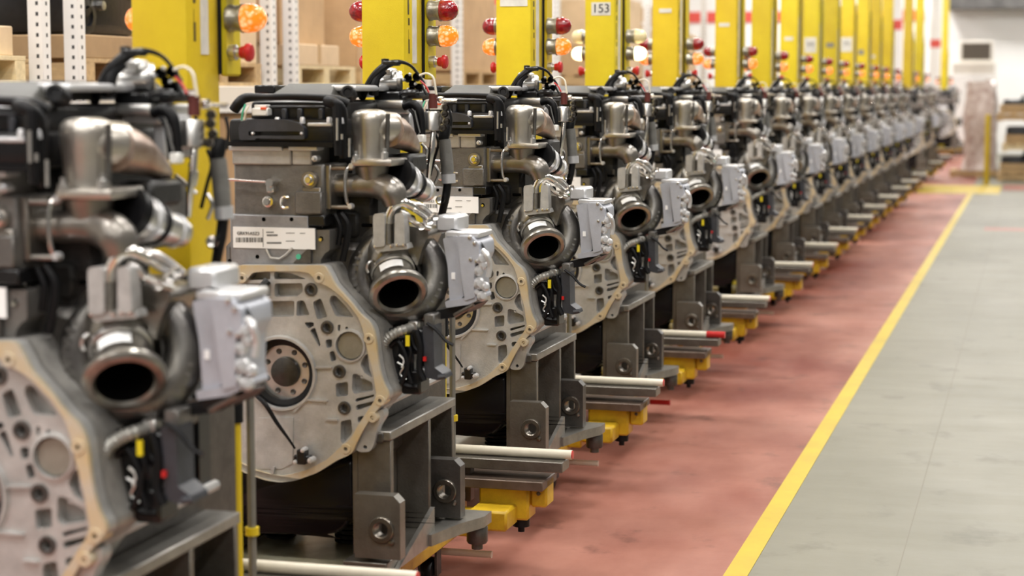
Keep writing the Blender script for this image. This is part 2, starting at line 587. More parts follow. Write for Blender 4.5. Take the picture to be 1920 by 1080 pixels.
# --- flywheel housing
outer_r = [(380, 45), (462, 45), (482, 78), (510, 136), (584, 216), (624, 268), (672, 308), (692, 352), (698, 400), (706, 470), (716, 530),
           (732, 590), (756, 632), (752, 660), (736, 676), (722, 690), (680, 740), (640, 802), (605, 870), (592, 905), (570, 922), (520, 942), (430, 1000), (330, 1036), (260, 1045)]
inner_r = [(330, 72), (390, 78), (425, 120), (478, 142), (522, 174), (578, 230), (622, 292), (640, 345), (650, 400), (668, 470), (686, 540), (694, 600),
           (702, 640), (690, 672), (660, 715), (618, 778), (584, 840), (556, 868), (528, 888), (470, 942), (380, 988), (300, 1010), (260, 1016)]
outer = [(140, 45)] + outer_r + mir(outer_r)[1:-1]
inner = [(190, 72)] + inner_r + mir(inner_r)[1:-1]
outer_p = rounded([h(*p) for p in outer], 0.014, 3)
inner_p = rounded([h(*p) for p in inner], 0.010, 3)
lip_holes_r = [(437, 103), (666, 382), (718, 668), (683, 745), (560, 890)]
lip_holes = lip_holes_r + [(2 * U0 - u, v) for u, v in lip_holes_r]
PXM = (h(100, 0)[0] - h(0, 0)[0]) / 100        # metres per traced unit
def hc(u, v, r, n=12):
    x, z = h(u, v)
    return circle2(x, z, r * PXM, n)
pockets = [
    [(75, 105), (130, 80), (205, 77), (205, 112), (75, 116)], [(222, 77), (300, 82), (372, 110), (222, 111)],
    [(75, 130), (208, 128), (208, 190), (180, 194), (75, 194)], [(224, 130), (352, 128), (358, 165), (330, 190), (224, 192)],
    [(172, 212), (316, 210), (314, 282), (200, 284), (172, 262)], [(328, 210), (360, 208), (388, 275), (324, 282)],
    [(400, 216), (438, 197), (470, 284), (421, 297)], [(482, 188), (504, 185), (556, 238), (592, 287), (506, 283), (477, 215)],
    [(360, 310), (405, 308), (408, 325), (380, 340)], [(386, 346), (412, 332), (438, 415), (430, 424)],
    [(458, 390), (490, 386), (490, 424), (464, 430)], [(476, 446), (500, 441), (511, 484), (486, 494)],
    [(584, 547), (605, 547), (676, 588), (680, 626), (591, 640), (581, 620)], [(506, 591), (564, 583), (564, 648), (509, 655)],
    [(598, 662), (684, 642), (684, 652), (598, 678)], [(598, 693), (684, 672), (680, 690), (602, 717)],
    [(529, 766), (578, 756), (584, 820), (541, 872), (529, 858)], [(606, 746), (640, 740), (622, 772), (608, 772)],
    [(655, 452), (662, 520), (676, 566), (640, 545), (620, 505), (635, 468)], [(516, 320), (530, 320), (526, 352), (515, 350)],
]
left_pockets = [mir(p) for i, p in enumerate(pockets) if i in (6, 7, 12, 13, 14, 15, 16, 10)]
allp = pockets + left_pockets
pock = [rounded([h(*q) for q in p], 0.006, 2) for p in allp]
boss = [(393, 158), (468, 333), (524, 537), (547, 705)]
bossl = boss + [(2 * U0 - u, v) for u, v in boss[2:]]
web_holes = pock + [hc(u, v, 19) for u, v in bossl] + [hc(573, 418, 62, 24), hc(255, 545, 150, 40), hc(557, 337, 7, 8), hc(627, 562, 7, 8)]
mb = MB()
mb.plate([inner_p] + web_holes, 0.012, 0.06)
hs = ET.p('flywheel_housing', mb, 'cast_aluminium', None, 'cast aluminium flywheel housing with ribbed pockets')
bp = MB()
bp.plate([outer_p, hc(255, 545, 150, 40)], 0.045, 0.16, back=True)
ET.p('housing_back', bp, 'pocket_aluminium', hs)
lp = MB()
lp.plate([outer_p, inner_p] + [hc(u, v, 9, 10) for u, v in lip_holes], 0.0, 0.014)
ET.p('housing_wall', MB().plate([outer_p, inner_p], 0.013, 0.05), 'cast_aluminium', hs)
ET.p('housing_rim', lp, 'gasket_gold', hs, 'pale gold machined rim')
for u, v in lip_holes:
    x, z = h(u, v)
    ET.p('rim_boss', MB().lathe((x, 0, z), (0, 1, 0), [(9 * PXM, 0.03), (9 * PXM, -0.003), (21 * PXM, -0.003), (23 * PXM, 0.0), (23 * PXM, 0.045)], 18), 'gasket_gold', hs)
tabs = [(692, 722), (720, 712), (728, 745), (694, 800), (678, 880), (660, 910), (620, 912), (594, 902), (640, 802)]
for t, hole in ((tabs, (638, 888)), (mir(tabs), (2 * U0 - 638, 888))):
    tb = MB().plate([rounded([h(*q) for q in t], 0.012, 3), hc(hole[0], hole[1], 9, 10)], 0.02, 0.06, back=True)
    ET.p('mounting_tab', tb, 'cast_aluminium', hs)
for u, v in bossl:
    x, z = h(u, v)
    b = MB().lathe((x, 0, z), (0, 1, 0), [(19 * PXM, 0.06), (19 * PXM, 0.006), (27 * PXM, 0.006), (30 * PXM, 0.013)], 16)
    b.cyl((x, 0.028, z), (x, 0.06, z), 19.2 * PXM)
    ET.p('bolt_boss', b, 'dark_iron', hs)
x, z = h(573, 418)
wc = MB().lathe((x, 0, z), (0, 1, 0), [(0.0001, 0.016), (56 * PXM, 0.016), (62 * PXM, 0.022), (63 * PXM, 0.05)], 28)
ET.p('inspection_cover', wc, 'window_olive', hs, 'round olive-grey access plug')
wr = MB().lathe((x, 0, z), (0, 1, 0), [(62 * PXM, 0.02), (62 * PXM, 0.005), (70 * PXM, 0.006), (73 * PXM, 0.014)], 28)
ET.p('cover_ring', wr, 'cast_aluminium', hs)
# crank flange
cx, cz = h(255, 545)
sr = MB().lathe((cx, 0, cz), (0, 1, 0), [(118 * PXM, 0.09), (118 * PXM, 0.03), (140 * PXM, 0.025), (148 * PXM, 0.012), (158 * PXM, 0.004), (163 * PXM, 0.013)], 40)
ET.p('seal_ring', sr, 'black_rubber', hs)
sr2 = MB().lathe((cx, 0, cz), (0, 1, 0), [(146 * PXM, 0.016), (150 * PXM, 0.002), (160 * PXM, 0.002), (166 * PXM, 0.013)], 40)
ET.p('seal_collar', sr2, 'cast_aluminium', hs)
cf = MB().lathe((cx, 0, cz), (0, 1, 0), [(0.0001, 0.05), (118 * PXM, 0.05), (122 * PXM, 0.055), (122 * PXM, 0.12)], 40)
fi = ET.p('crank_flange', cf, 'machined_steel', None, 'bright machined crankshaft flange')
ch = MB().lathe((cx, 0, cz), (0, 1, 0), [(0.0001, 0.03), (40 * PXM, 0.032), (62 * PXM, 0.036), (66 * PXM, 0.052)], 28)
ET.p('crank_hub', ch, 'hub_dark', fi)
for k in range(8):
    a = math.radians(k * 45 + 20)
    bx_, bz_ = cx + 92 * PXM * math.cos(a), cz + 92 * PXM * math.sin(a)
    ET.p('bolt_hole', MB().lathe((bx_, 0, bz_), (0, 1, 0), [(0.0001, 0.048), (8 * PXM, 0.0475), (11 * PXM, 0.046), (13 * PXM, 0.051)], 10), 'dark_iron', fi)
# smooth lower casting with a shallow raised pad and rib steps
for pl_, d_ in (([(150, 750), (312, 748), (310, 960), (260, 985), (150, 985)], 0.009), ([(312, 718), (370, 660), (472, 668), (470, 676), (376, 670), (320, 726)], 0.004),
               ([(415, 512), (492, 512), (492, 520), (415, 522)], 0.004), ([(465, 752), (520, 755), (520, 764), (465, 760)], 0.004), ([(215, 975), (232, 972), (226, 1008), (215, 1008)], 0.0)):
    ET.p('casting_step', MB().plate([rounded([h(*q) for q in pl_], 0.004, 2)], d_, 0.02), 'cast_aluminium', hs)
# speed sensor lead
wire = MB().tube([e(480, 742, -0.02), e(498, 760, -0.03), e(518, 792, -0.025), e(541, 824, -0.02), e(553, 842, -0.015)], [0.006, 0.007, 0.006, 0.004, 0.003], 8, 5)
wi = ET.p('sensor_lead', wire, 'black_rubber')
cn = MB()
ebox(cn, 555, 845, 572, 872, -0.03, 0.0, 0.004)
ebox(cn, 549, 856, 582, 866, -0.025, 0.0, 0.004)
ET.p('connector', cn, 'black_plastic', wi)
for q, r_ in (((580, 865), 0.01), ((552, 868), 0.008), ((566, 846), 0.008)):
    ET.p('terminal', MB().lathe(e(*q, -0.033), (0, 1, 0), [(0.0001, 0), (r_ * 0.8, 0.002), (r_, 0.012), (r_, 0.03)], 10), 'white_alu', wi)
# upper black plug on the housing
pl = MB().tube([e(478, 556, -0.03), e(488, 542, -0.02), e(502, 527, -0.005)], [0.006, 0.011, 0.013], 8)
ET.p('plug', pl, 'black_plastic', hs)

# --- block, gear cover, head
bk = MB().box(-0.24, 0.235, 0.14, 0.86, 0.20, 0.86, 0.02)
ET.p('engine_block', bk, 'dark_iron')
gc = MB()
a, b = e(427, 500, 0.05), e(578, 405, 0.05)
xl = e(431, 450, 0.05).x
gc.box(xl, b.x, 0.05, 0.16, a.z, b.z, 0.004)
gi = ET.p('gear_cover', gc, 'block_grey', None, 'grey machined plate carrying the barcode label')
gc = MB().plate([rounded([e2(*q, 0.055) for q in [(578, 432), (617, 432), (617, 470), (608, 476), (600, 488), (602, 500), (578, 500)]], 0.004, 2), [*circle2(*e2(601, 449, 0.055), 0.008, 10)]], 0.058, 0.15)
ET.p('side_plate', gc, 'grey_iron', gi)
gc = MB()
ebox(gc, 577, 405, 608, 424, 0.045, 0.12, 0.003)
ET.p('dark_pad', gc, 'black_plastic', gi)
gc = MB().plate([[e2(*q, 0.045) for q in [(549, 494), (575, 468), (582, 468), (582, 494)]]], 0.045, 0.06)
ET.p('dark_gusset', gc, 'dark_iron', gi)
ET.p('paint_dot', MB().lathe(e(559, 482, 0.043), (0, 1, 0), [(0.0001, 0), (0.008, 0), (0.008, 0.004)], 12), 'green_paint', gi)
rb = MB().tube([e(499, 468, 0.045), e(507, 484, 0.042), e(524, 486, 0.042), e(536, 478, 0.042), e(548, 466, 0.045)], 0.004, 6)
ET.p('cast_rib', rb, 'head_light', gi)
for q in ((494, 412), (546, 412), (430, 490), (482, 482)):
    ET.p('hole', MB().lathe(e(*q, 0.0485), (0, 1, 0), [(0.0001, 0), (0.006, 0), (0.006, 0.003)], 10), 'bore_black', gi)
ET.p('bolt', MB().lathe(e(600, 450, 0.05), (0, 1, 0), [(0.0001, 0), (0.005, 0), (0.005, 0.01)], 8), 'bright_pipe', gi)
# barcode label
lb = MB()
ebox(lb, 437, 429, 590, 465, 0.046, 0.050)
li = ET.p('barcode_label', lb, 'label_white', gi, 'white paper label with bar code and small print')
prt = MB()
rr = random.Random(3)
u = 442.0
while u < 490:
    wv = rr.choice((0.9, 1.4, 2.2, 3.0))
    ebox(prt, u, 446, u + wv, 455, 0.0452, 0.0458)
    u += wv + rr.choice((0.7, 1.1, 1.6))
for (x0, x1, y0, y1) in ((499, 513, 435, 437.5), (500, 520, 440, 443.5), (500, 527, 454.5, 458), (536, 552, 437, 438.5), (562, 572, 437.5, 439), (536, 552, 452, 453.5)):
    u = x0
    while u < x1:
        wv = rr.uniform(1.2, 2.4)
        ebox(prt, u, y0, min(u + wv, x1), y1, 0.0452, 0.0458)
        u += wv + 0.6
ebox(prt, 492.6, 430, 493.0, 464, 0.0452, 0.0458)
ET.p('bar_code', prt, 'print_grey', li)
tm = text_mesh('GRK91A5Z3', 0.0135, 'print', 'print_grey')
tm.transform(Matrix.Translation(e(465, 438.5, 0.0445)))
ET.p('print', tm, None, li)
# cylinder head
hd = MB()
a, b = e(432, 404, 0.06), e(606, 308, 0.06)
hd.box(xl + 0.01, b.x, 0.06, 0.85, a.z - 0.004, b.z, 0.006)
hi = ET.p('cylinder_head', hd, 'grey_iron', None, 'grey cast iron cylinder head')
hd = MB()
a, b = e(432, 309, 0.05), e(582, 277, 0.05)
hd.box(xl + 0.01, e(545, 300, 0.05).x - 0.012 * 0 - 0.0, 0.05, 0.8, a.z, b.z, 0.004)
hd.box(e(545, 300, 0.05).x, b.x, 0.055, 0.8, a.z, b.z, 0.004)
ET.p('head_top', hd, 'head_light', hi)
hd = MB()
ebox(hd, 428, 275, 528, 283, 0.043, 0.1, 0.002)
ebox(hd, 540, 275, 594, 283, 0.043, 0.1, 0.002)
ET.p('head_flange', hd, 'white_alu', hi)
for q, r, m in (((579, 338), 0.017, 'bright_pipe'), ((501, 379), 0.017, 'bright_pipe'), ((589, 298), 0.009, 'white_alu')):
    p = e(*q, 0.04)
    b = MB().lathe(p, (0, 1, 0), [(0.0001, -0.012), (r * 0.5, -0.012), (r * 0.62, -0.008), (r * 0.62, 0.0), (r * 0.98, 0.001), (r, 0.006), (r, 0.03)], 14)
    ET.p('bolt', b, m, hi)
bw = MB().lathe(e(579, 338, 0.05), (0, 1, 0), [(0.0001, 0), (0.024, 0.0), (0.027, 0.006), (0.027, 0.03)], 18)
ebox(bw, 566, 352, 600, 398, 0.052, 0.07, 0.003)
ET.p('lifting_eye', bw, 'pipe_bronze', hi)
rod = MB().cyl(e(426, 337, 0.03), e(508, 342, 0.03), 0.004)
rod.lathe(e(507, 343, 0.03), (0, 1, 0), [(0.0001, -0.012), (0.012, -0.012), (0.014, 0.0), (0.014, 0.03)], 12)
rod.box(*(e(498, 360, 0.03).x, e(512, 360, 0.03).x), 0.03, 0.06, e(500, 362, 0.03).z, e(500, 345, 0.03).z, 0.003)
ET.p('dipstick', rod, 'bright_pipe', hi)
cl_ = MB().tube([e(541, 371, 0.045), e(530, 371, 0.04), e(527, 380, 0.04), e(530, 390, 0.04), e(541, 390, 0.045)], 0.0045, 6, 3)
ET.p('clip', cl_, 'bright_pipe', hi)
ET.p('gap_fill', ebox(MB(), 600, 396, 672, 446, 0.16, 0.4, 0.01), 'fill_black', hi)  # dark block added to black out the gap between gear cover and turbo
sp = MB()
ebox(sp, 552, 360, 602, 402, 0.045, 0.07, 0.004)
ET.p('head_pad', sp, 'grey_iron', hi)

# --- valve cover
a, b = e(430, 274, 0.04), e(652, 224, 0.04)
vc = MB().box(xl + 0.005, e(625, 250, 0.04).x, 0.04, 0.84, a.z, b.z, 0.012, 2)
vi = ET.p('valve_cover', vc, 'black_plastic', None, 'black plastic valve cover')
vc = MB().plate([rounded([e2(*q, 0.02) for q in [(449, 263), (447, 240), (452, 227), (480, 224), (535, 225), (560, 231), (570, 240), (571, 262), (480, 260), (478, 263)]], 0.006, 3),
                 rounded([e2(*q, 0.02) for q in [(466, 247), (562, 247), (562, 255), (466, 255)]], 0.003, 2)], 0.018, 0.06)
ET.p('cover_panel', vc, 'charcoal_plastic', vi, 'slate grey curved panel with a slot')
for q in ((473, 251), (565, 251)):
    ET.p('panel_screw', MB().lathe(e(*q, 0.017), (0, 1, 0), [(0.0001, -0.004), (0.004, -0.002), (0.006, 0.006)], 8), 'white_alu', vi)
vc = MB().plate([rounded([e2(*q, 0.03) for q in [(428, 274), (428, 266), (625, 268), (625, 277)]], 0.003, 2)], 0.025, 0.1)
ET.p('cover_flange', vc, 'black_rubber', vi)
for q in (457, 520, 567, 617, 640):
    ET.p('cover_bolt', MB().lathe(e(q, 226, 0.04), (0, 0, 1), [(0.0085, -0.01), (0.0085, 0.006), (0.006, 0.009), (0.0001, 0.009)], 8), 'white_alu', vi)
fp = MB()
ebox(fp, 575, 231, 622, 238, 0.032, 0.06, 0.003)
ET.p('trim_strip', fp, 'white_alu', vi)
a, b = e(458, 226, 0.07), e(628, 190, 0.07)
up_ = MB().box(xl + 0.06, b.x, 0.07, 0.82, a.z - 0.01, b.z, 0.014, 2)
ui = ET.p('rocker_box', up_, 'black_plastic', vi)
for q in (527, 556, 596):
    ET.p('rocker_rib', ebox(MB(), q, 204, q + 9, 225, 0.055, 0.1, 0.003), 'charcoal_plastic', vi)
rb = MB()
ebox(rb, 500, 199, 608, 203, 0.06, 0.08, 0.002)
ET.p('rocker_ledge', rb, 'charcoal_plastic', vi)
# lid: olive sloped top
lz0, lz1 = e(520, 184, 0.14).z, e(520, 158, 0.5).z
x0, x1 = e(505, 180, 0.14).x, e(622, 180, 0.14).x
ld_ = MB().add([(x0, 0.12, lz0), (x1, 0.12, lz0), (x1, 0.80, lz0), (x0, 0.80, lz0), (x0 + 0.03, 0.22, lz1), (x1 - 0.02, 0.22, lz1), (x1 - 0.02, 0.74, lz1), (x0 + 0.03, 0.74, lz1)],
               [(0, 1, 5, 4), (1, 2, 6, 5), (2, 3, 7, 6), (3, 0, 4, 7), (4, 5, 6, 7), (3, 2, 1, 0)])
ET.p('cover_lid', ld_, 'cover_olive', vi, 'olive black sloping lid')
lw = MB()
ebox(lw, 617, 160, 668, 172, 0.2, 0.5, 0.008, 2)
ET.p('lid_cap', lw, 'white_alu', vi)
oc = MB().lathe(e(652, 174, 0.14), (0.2, -1, 0.2), [(0.02, -0.05), (0.022, 0.0), (0.018, 0.008), (0.012, 0.008), (0.01, 0.002), (0.0001, 0.002)], 16)
ET.p('filler_cap', oc, 'black_rubber', vi)
mbx = MB()
ebox(mbx, 476, 160, 515, 176, 0.3, 0.5, 0.004)
ET.p('vent_box', mbx, 'black_plastic', vi)
# harness along the top
hn = MB().tube([e(438, 208, 0.03), e(448, 194, 0.03), e(462, 184, 0.04), e(500, 183, 0.05), e(545, 182, 0.05), e(600, 184, 0.05), e(634, 188, 0.06), e(652, 196, 0.07)], [0.016, 0.016, 0.014, 0.010, 0.010, 0.011, 0.013, 0.014], 10, 4)
ni = ET.p('wiring_harness', hn, 'black_rubber', None, 'thick black wiring harness over the cover')
hn2 = MB().tube([e(612, 190, 0.04), e(626, 194, 0.03), e(638, 204, 0.04), e(643, 225, 0.05), e(641, 260, 0.05), e(644, 296, 0.06)], [0.016, 0.017, 0.016, 0.014, 0.013, 0.012], 10, 4)
hn2.tube([e(632, 196, 0.03), e(632, 230, 0.025), e(634, 292, 0.03)], [0.016, 0.014, 0.012], 8)
ET.p('harness_branch', hn2, 'black_rubber', ni)
for px_, py0, py1 in ((632, 222, 264), (641, 252, 262), (655, 260, 295)):
    ET.p('stud', MB().cyl(e(px_, py0, 0.005), e(px_, py1, 0.005), 0.0035), 'satin_alu', ni)
wcn = MB()
ebox(wcn, 471, 203, 500, 218, 0.03, 0.07, 0.003)
ebox(wcn, 476, 197, 498, 204, 0.035, 0.07, 0.002)
wci = ET.p('white_connector', wcn, 'white_plastic', ni)
ET.p('lock_tab', ebox(MB(), 488, 202, 498, 206, 0.027, 0.04), 'orange_plastic', wci)
gw = MB().tube([e(453, 226, 0.02), e(455, 210, 0.015), e(460, 196, 0.02)], 0.003, 6, 4)
ET.p('green_wire', gw, 'green_paint', ni)
gw = MB().tube([e(458, 226, 0.02), e(461, 210, 0.015), e(466, 199, 0.02)], 0.003, 6, 4)
ET.p('beige_wire', gw, 'cream_tube', ni)

# --- exhaust gas elbow, pipe and valve
el = MB().lathe(e(694, 305, 0.15), (0.0, 0, 1), [(0.050, 0.0), (0.0475, 0.015), (0.0475, 0.04), (0.050, 0.075), (0.0535, 0.105), (0.0545, 0.125), (0.052, 0.14), (0.043, 0.150), (0.028, 0.154), (0.0001, 0.155)], 32)
el.tube([e(700, 240, 0.15), e(720, 240, 0.17), e(738, 241, 0.2)], [0.045, 0.047, 0.046], 24)
eli = ET.p('exhaust_elbow', el, 'elbow_bronze', None, 'satin bronze exhaust gas elbow')
fl_ = MB()
ebox(fl_, 657, 299, 734, 312, 0.075, 0.22, 0.006, 2)
ET.p('elbow_flange', fl_, 'elbow_bronze', eli)
for q in ((667, 297), (721, 292)):
    ET.p('flange_nut', MB().lathe(e(*q, 0.085), (0, 0, 1), [(0.011, -0.012), (0.011, 0.008), (0.006, 0.01), (0.006, 0.02), (0.0001, 0.021)], 8), 'satin_alu', eli)
cs = MB().tube([e(728, 245, 0.17), e(741, 249, 0.22), e(754, 257, 0.28), e(767, 268, 0.33), e(776, 277, 0.37), e(782, 283, 0.39)], [0.050, 0.048, 0.041, 0.030, 0.021, 0.012], 20, 3)
ci = ET.p('heat_shield', cs, 'shield_copper', None, 'copper brown formed heat shield')
sm = MB().tube([e(727, 214, 0.12), e(726, 250, 0.12), e(725, 290, 0.12)], 0.007, 8)
ET.p('shield_seam', sm, 'turbine_iron', ci)
pp = MB().tube([e(616, 348, 0.13), e(650, 348, 0.13), e(690, 347, 0.13), e(715, 350, 0.13), e(735, 362, 0.12), e(742, 385, 0.12)], [0.033, 0.034, 0.036, 0.04, 0.042, 0.034], 20, 5)
pi_ = ET.p('gas_pipe', pp, 'pipe_bronze', None, 'grey bronze cast gas pipe')
vp = MB().tube([e(697, 312, 0.14), e(698, 328, 0.14), e(700, 348, 0.14)], [0.052, 0.046, 0.042], 20)
ET.p('pipe_neck', vp, 'pipe_bronze', pi_)
pf = MB()
ebox(pf, 604, 309, 619, 394, 0.075, 0.22, 0.004)
ET.p('pipe_flange', pf, 'pipe_bronze', pi_)
for yy in (316, 389):
    ET.p('flange_stud', MB().cyl(e(617, yy, 0.085), e(662, yy, 0.085), 0.0065, n=8), 'pipe_bronze', pi_)
st = MB().tube([e(654, 312, 0.085), e(649, 322, 0.08), e(647, 350, 0.078), e(650, 378, 0.08), e(656, 390, 0.085)], 0.0055, 8, 4)
ET.p('clamp_strap', st, 'bright_pipe', pi_)
for q in ((655, 388), (657, 312)):
    ET.p('clamp_nut', MB().lathe(e(*q, 0.075), (0, 1, 0), [(0.0001, 0), (0.007, 0), (0.009, 0.004), (0.009, 0.02)], 8), 'white_alu', pi_)
cone = MB().tube([e(752, 334, 0.2), e(768, 344, 0.24), e(784, 352, 0.3), e(800, 360, 0.36)], [0.049, 0.043, 0.037, 0.031], 18)
coi = ET.p('bellows_joint', cone, 'satin_alu', None, 'silver bellows joint')
bd = MB().tube([e(744, 328, 0.18), e(752, 333, 0.2)], [0.053, 0.053], 18)
ET.p('clamp_band', bd, 'black_rubber', coi)
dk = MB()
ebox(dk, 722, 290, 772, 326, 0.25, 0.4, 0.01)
ET.p('void_fill', dk, 'fill_black', coi)  # dark block added in place of the black void behind the joint
for k, (q, dd, rr_) in enumerate((((762, 340), 0.225, 0.0475), ((773, 346), 0.255, 0.0435), ((792, 356), 0.33, 0.036))):
    p_ = e(*q, dd)
    ax_ = (e(800, 360, 0.36) - e(752, 334, 0.2)).normalized()
    ET.p('clamp_ring', MB().lathe(p_, ax_, [(rr_ - 0.004, -0.006), (rr_ + 0.002, -0.005), (rr_ + 0.002, 0.005), (rr_ - 0.004, 0.006)], 18), 'white_alu' if k != 1 else 'black_rubber', coi)
# dark block with manifold stubs, added to fill the black void under the pipe
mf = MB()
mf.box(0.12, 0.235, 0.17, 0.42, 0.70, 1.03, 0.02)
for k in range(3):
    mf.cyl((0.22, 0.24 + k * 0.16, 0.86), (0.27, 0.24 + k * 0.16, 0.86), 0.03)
ET.p('manifold_fill', mf, 'fill_black')
DYO = 0.33
# EGR valve body with motor
eb = MB()
ebox(eb, 678, 188, 755, 203, 0.10, 0.30, 0.006, 2)
vi2 = ET.p('valve_body', eb, 'satin_alu', None, 'aluminium gas recirculation valve with cable')
eb = MB()
ebox(eb, 700, 203, 763, 214, 0.13, 0.3, 0.004)
ebox(eb, 752, 206, 770, 262, 0.16, 0.3, 0.006)
ebox(eb, 762, 210, 790, 250, 0.2, 0.32, 0.01)
ET.p('valve_housing', eb, 'white_alu', vi2)
mo = MB().lathe(e(700, 156, 0.16), e(760, 154, 0.2) - e(700, 156, 0.16),
                [(0.0001, 0.0), (0.018, 0.0), (0.026, 0.01), (0.0285, 0.018), (0.0285, 0.07), (0.033, 0.071), (0.036, 0.08), (0.033, 0.088), (0.0001, 0.089)], 20)
mo.box(*(e(706, 130, .16).x, e(738, 130, .16).x), 0.14 + DYO, 0.2 + DYO, e(710, 146, .16).z, e(710, 128, .16).z, 0.006)
moi = ET.p('valve_motor', mo, 'satin_alu', vi2, 'silver drum motor')
ft = MB()
ebox(ft, 700, 172, 750, 190, 0.13, 0.26, 0.006)
ebox(ft, 748, 168, 784, 186, 0.12, 0.26, 0.01)
ET.p('motor_foot', ft, 'black_plastic', moi) if False else ET.p('motor_foot', ft, 'black_plastic', vi2)
lg = MB()
for q in ((765, 148), (774, 160), (781, 146), (772, 172), (786, 166)):
    lg.lathe(e(*q, 0.17), (0.3, -1, 0.1), [(0.0001, -0.012), (0.010, -0.01), (0.013, 0.0), (0.012, 0.03)], 10)
ET.p('connector_cluster', lg, 'black_rubber', vi2)
for k, q in enumerate(((768, 140), (779, 158), (765, 168), (757, 150))):
    ET.p('screw', MB().lathe(e(*q, 0.155), (0.3, -1, 0.1), [(0.0001, 0.004), (0.005, 0.003), (0.006, -0.004)], 8), 'white_alu', vi2)
cb = MB().tube([e(678, 186, 0.08), e(688, 164, 0.07), e(702, 142, 0.07), e(720, 126, 0.08), e(735, 119, 0.09), e(752, 117, 0.1), e(770, 124, 0.12), e(784, 140, 0.13), e(796, 158, 0.13)],
               [0.011, 0.011, 0.012, 0.013, 0.010, 0.006, 0.0045, 0.0045, 0.0045], 8, 5)
ET.p('motor_cable', cb, 'black_rubber', vi2)
cb = MB()
ebox(cb, 716, 114, 744, 124, 0.07, 0.11, 0.004)
cb.lathe(e(722, 116, 0.09), (0, 0, 1), [(0.012, -0.01), (0.012, 0.008), (0.0001, 0.01)], 10)
ET.p('cable_boot', cb, 'black_plastic', vi2)
cb = MB().tube([e(700, 178, 0.07), e(702, 162, 0.065), e(708, 146, 0.07), e(722, 134, 0.08)], [0.016, 0.014, 0.011, 0.009], 8, 4)
ET.p('cable_loop', cb, 'black_rubber', vi2)
for pts, m, r in (([(788, 152), (798, 162), (804, 174)], 'red_plastic', 0.003), ([(786, 142), (800, 138), (812, 146), (816, 165), (818, 178)], 'cream_tube', 0.0035),
                  ([(790, 158), (795, 170), (800, 178)], 'black_rubber', 0.004)):
    ET.p('lead_wire', MB().tube([e(*q, 0.12) for q in pts], r, 6, 4), m, vi2)
hs_ = MB().tube([e(758, 200, 0.11), e(775, 196, 0.10), e(786, 208, 0.1), e(791, 230, 0.1), e(792, 262, 0.1)], [0.013, 0.014, 0.014, 0.011, 0.009], 10, 5)
hs_.tube([e(768, 206, 0.1), e(776, 216, 0.095), e(780, 240, 0.1), e(782, 262, 0.1)], 0.006, 8, 4)
ET.p('breather_hose', hs_, 'black_rubber', vi2)
ET.p('hose_strut', MB().tube([e(777, 208, 0.08), e(781, 226, 0.08), e(787, 250, 0.08)], 0.004, 6), 'bright_pipe', vi2)
ET.p('white_clip', ebox(MB(), 781, 253, 794, 268, 0.08, 0.11, 0.003), 'white_plastic', vi2)
# right hand sensor column
cc = MB().cyl(e(812, 204, 0.14), e(812, 176, 0.14), 0.0135, n=12)
cc.cyl(e(812, 176, 0.14), e(812, 170, 0.14), 0.009, n=10)
sci = ET.p('sensor_connector', cc, 'maroon_plastic', None, 'maroon sensor connector on a silver can')
cc = MB().lathe(e(810, 246, 0.14), (0, 0, 1), [(0.018, 0.0), (0.0255, 0.003), (0.0255, 0.055), (0.022, 0.06), (0.0001, 0.06)], 18)
ET.p('sensor_can', cc, 'satin_alu', sci)
ET.p('can_collar', MB().lathe(e(811, 176, 0.14), (0, 0, 1), [(0.0105, 0), (0.0105, 0.009), (0.0001, 0.009)], 12), 'white_plastic', sci)
cc = MB().tube([e(812, 246, 0.14), e(810, 275, 0.13), e(805, 310, 0.13), e(802, 340, 0.14)], [0.008, 0.009, 0.008, 0.006], 10)
ET.p('feed_pipe', cc, 'bright_pipe', sci)
cc = MB().cyl(e(822, 188, 0.16), e(856, 190, 0.16), 0.0055, n=8)
cc.lathe(e(826, 188, 0.16), (1, 0, 0), [(0.0001, -0.006), (0.012, -0.005), (0.012, 0.008), (0.006, 0.009)], 10)
ET.p('tee_fitting', cc, 'bright_pipe', sci)
cc = MB()
for q in ((833, 214), (836, 228), (830, 240), (834, 202)):
    cc.lathe(e(*q, 0.16), (0.4, -1, 0), [(0.0001, -0.012), (0.009, -0.01), (0.012, 0.0), (0.011, 0.03)], 10)
ET.p('union_nut', cc, 'bronze' if False else 'pipe_bronze', sci)
DYO = 0.44
cc = MB().tube([e(836, 236, 0.18), e(833, 252, 0.17), e(830, 268, 0.17)], [0.016, 0.018, 0.016], 10)
cc.tube([e(839, 345, 0.17), e(836, 368, 0.17), e(830, 395, 0.17), e(824, 420, 0.2)], [0.013, 0.013, 0.012, 0.012], 10)
ho = ET.p('coolant_hose', cc, 'black_rubber', None, 'dark coolant hose with a grey fabric sleeve')
ET.p('hose_sleeve', MB().tube([e(833, 262, 0.17), e(837, 300, 0.17), e(840, 345, 0.17)], [0.019, 0.0205, 0.0195], 14), 'hose_grey', ho)
ET.p('sleeve_band', MB().tube([e(840, 327, 0.17), e(841, 344, 0.17)], 0.0225, 14), 'white_alu', ho)
ET.p('hose_fitting', MB().lathe(e(826, 376, 0.155), (0.3, -1, 0.2), [(0.0001, -0.012), (0.014, -0.01), (0.017, 0.0), (0.014, 0.025)], 8), 'bright_pipe', ho)
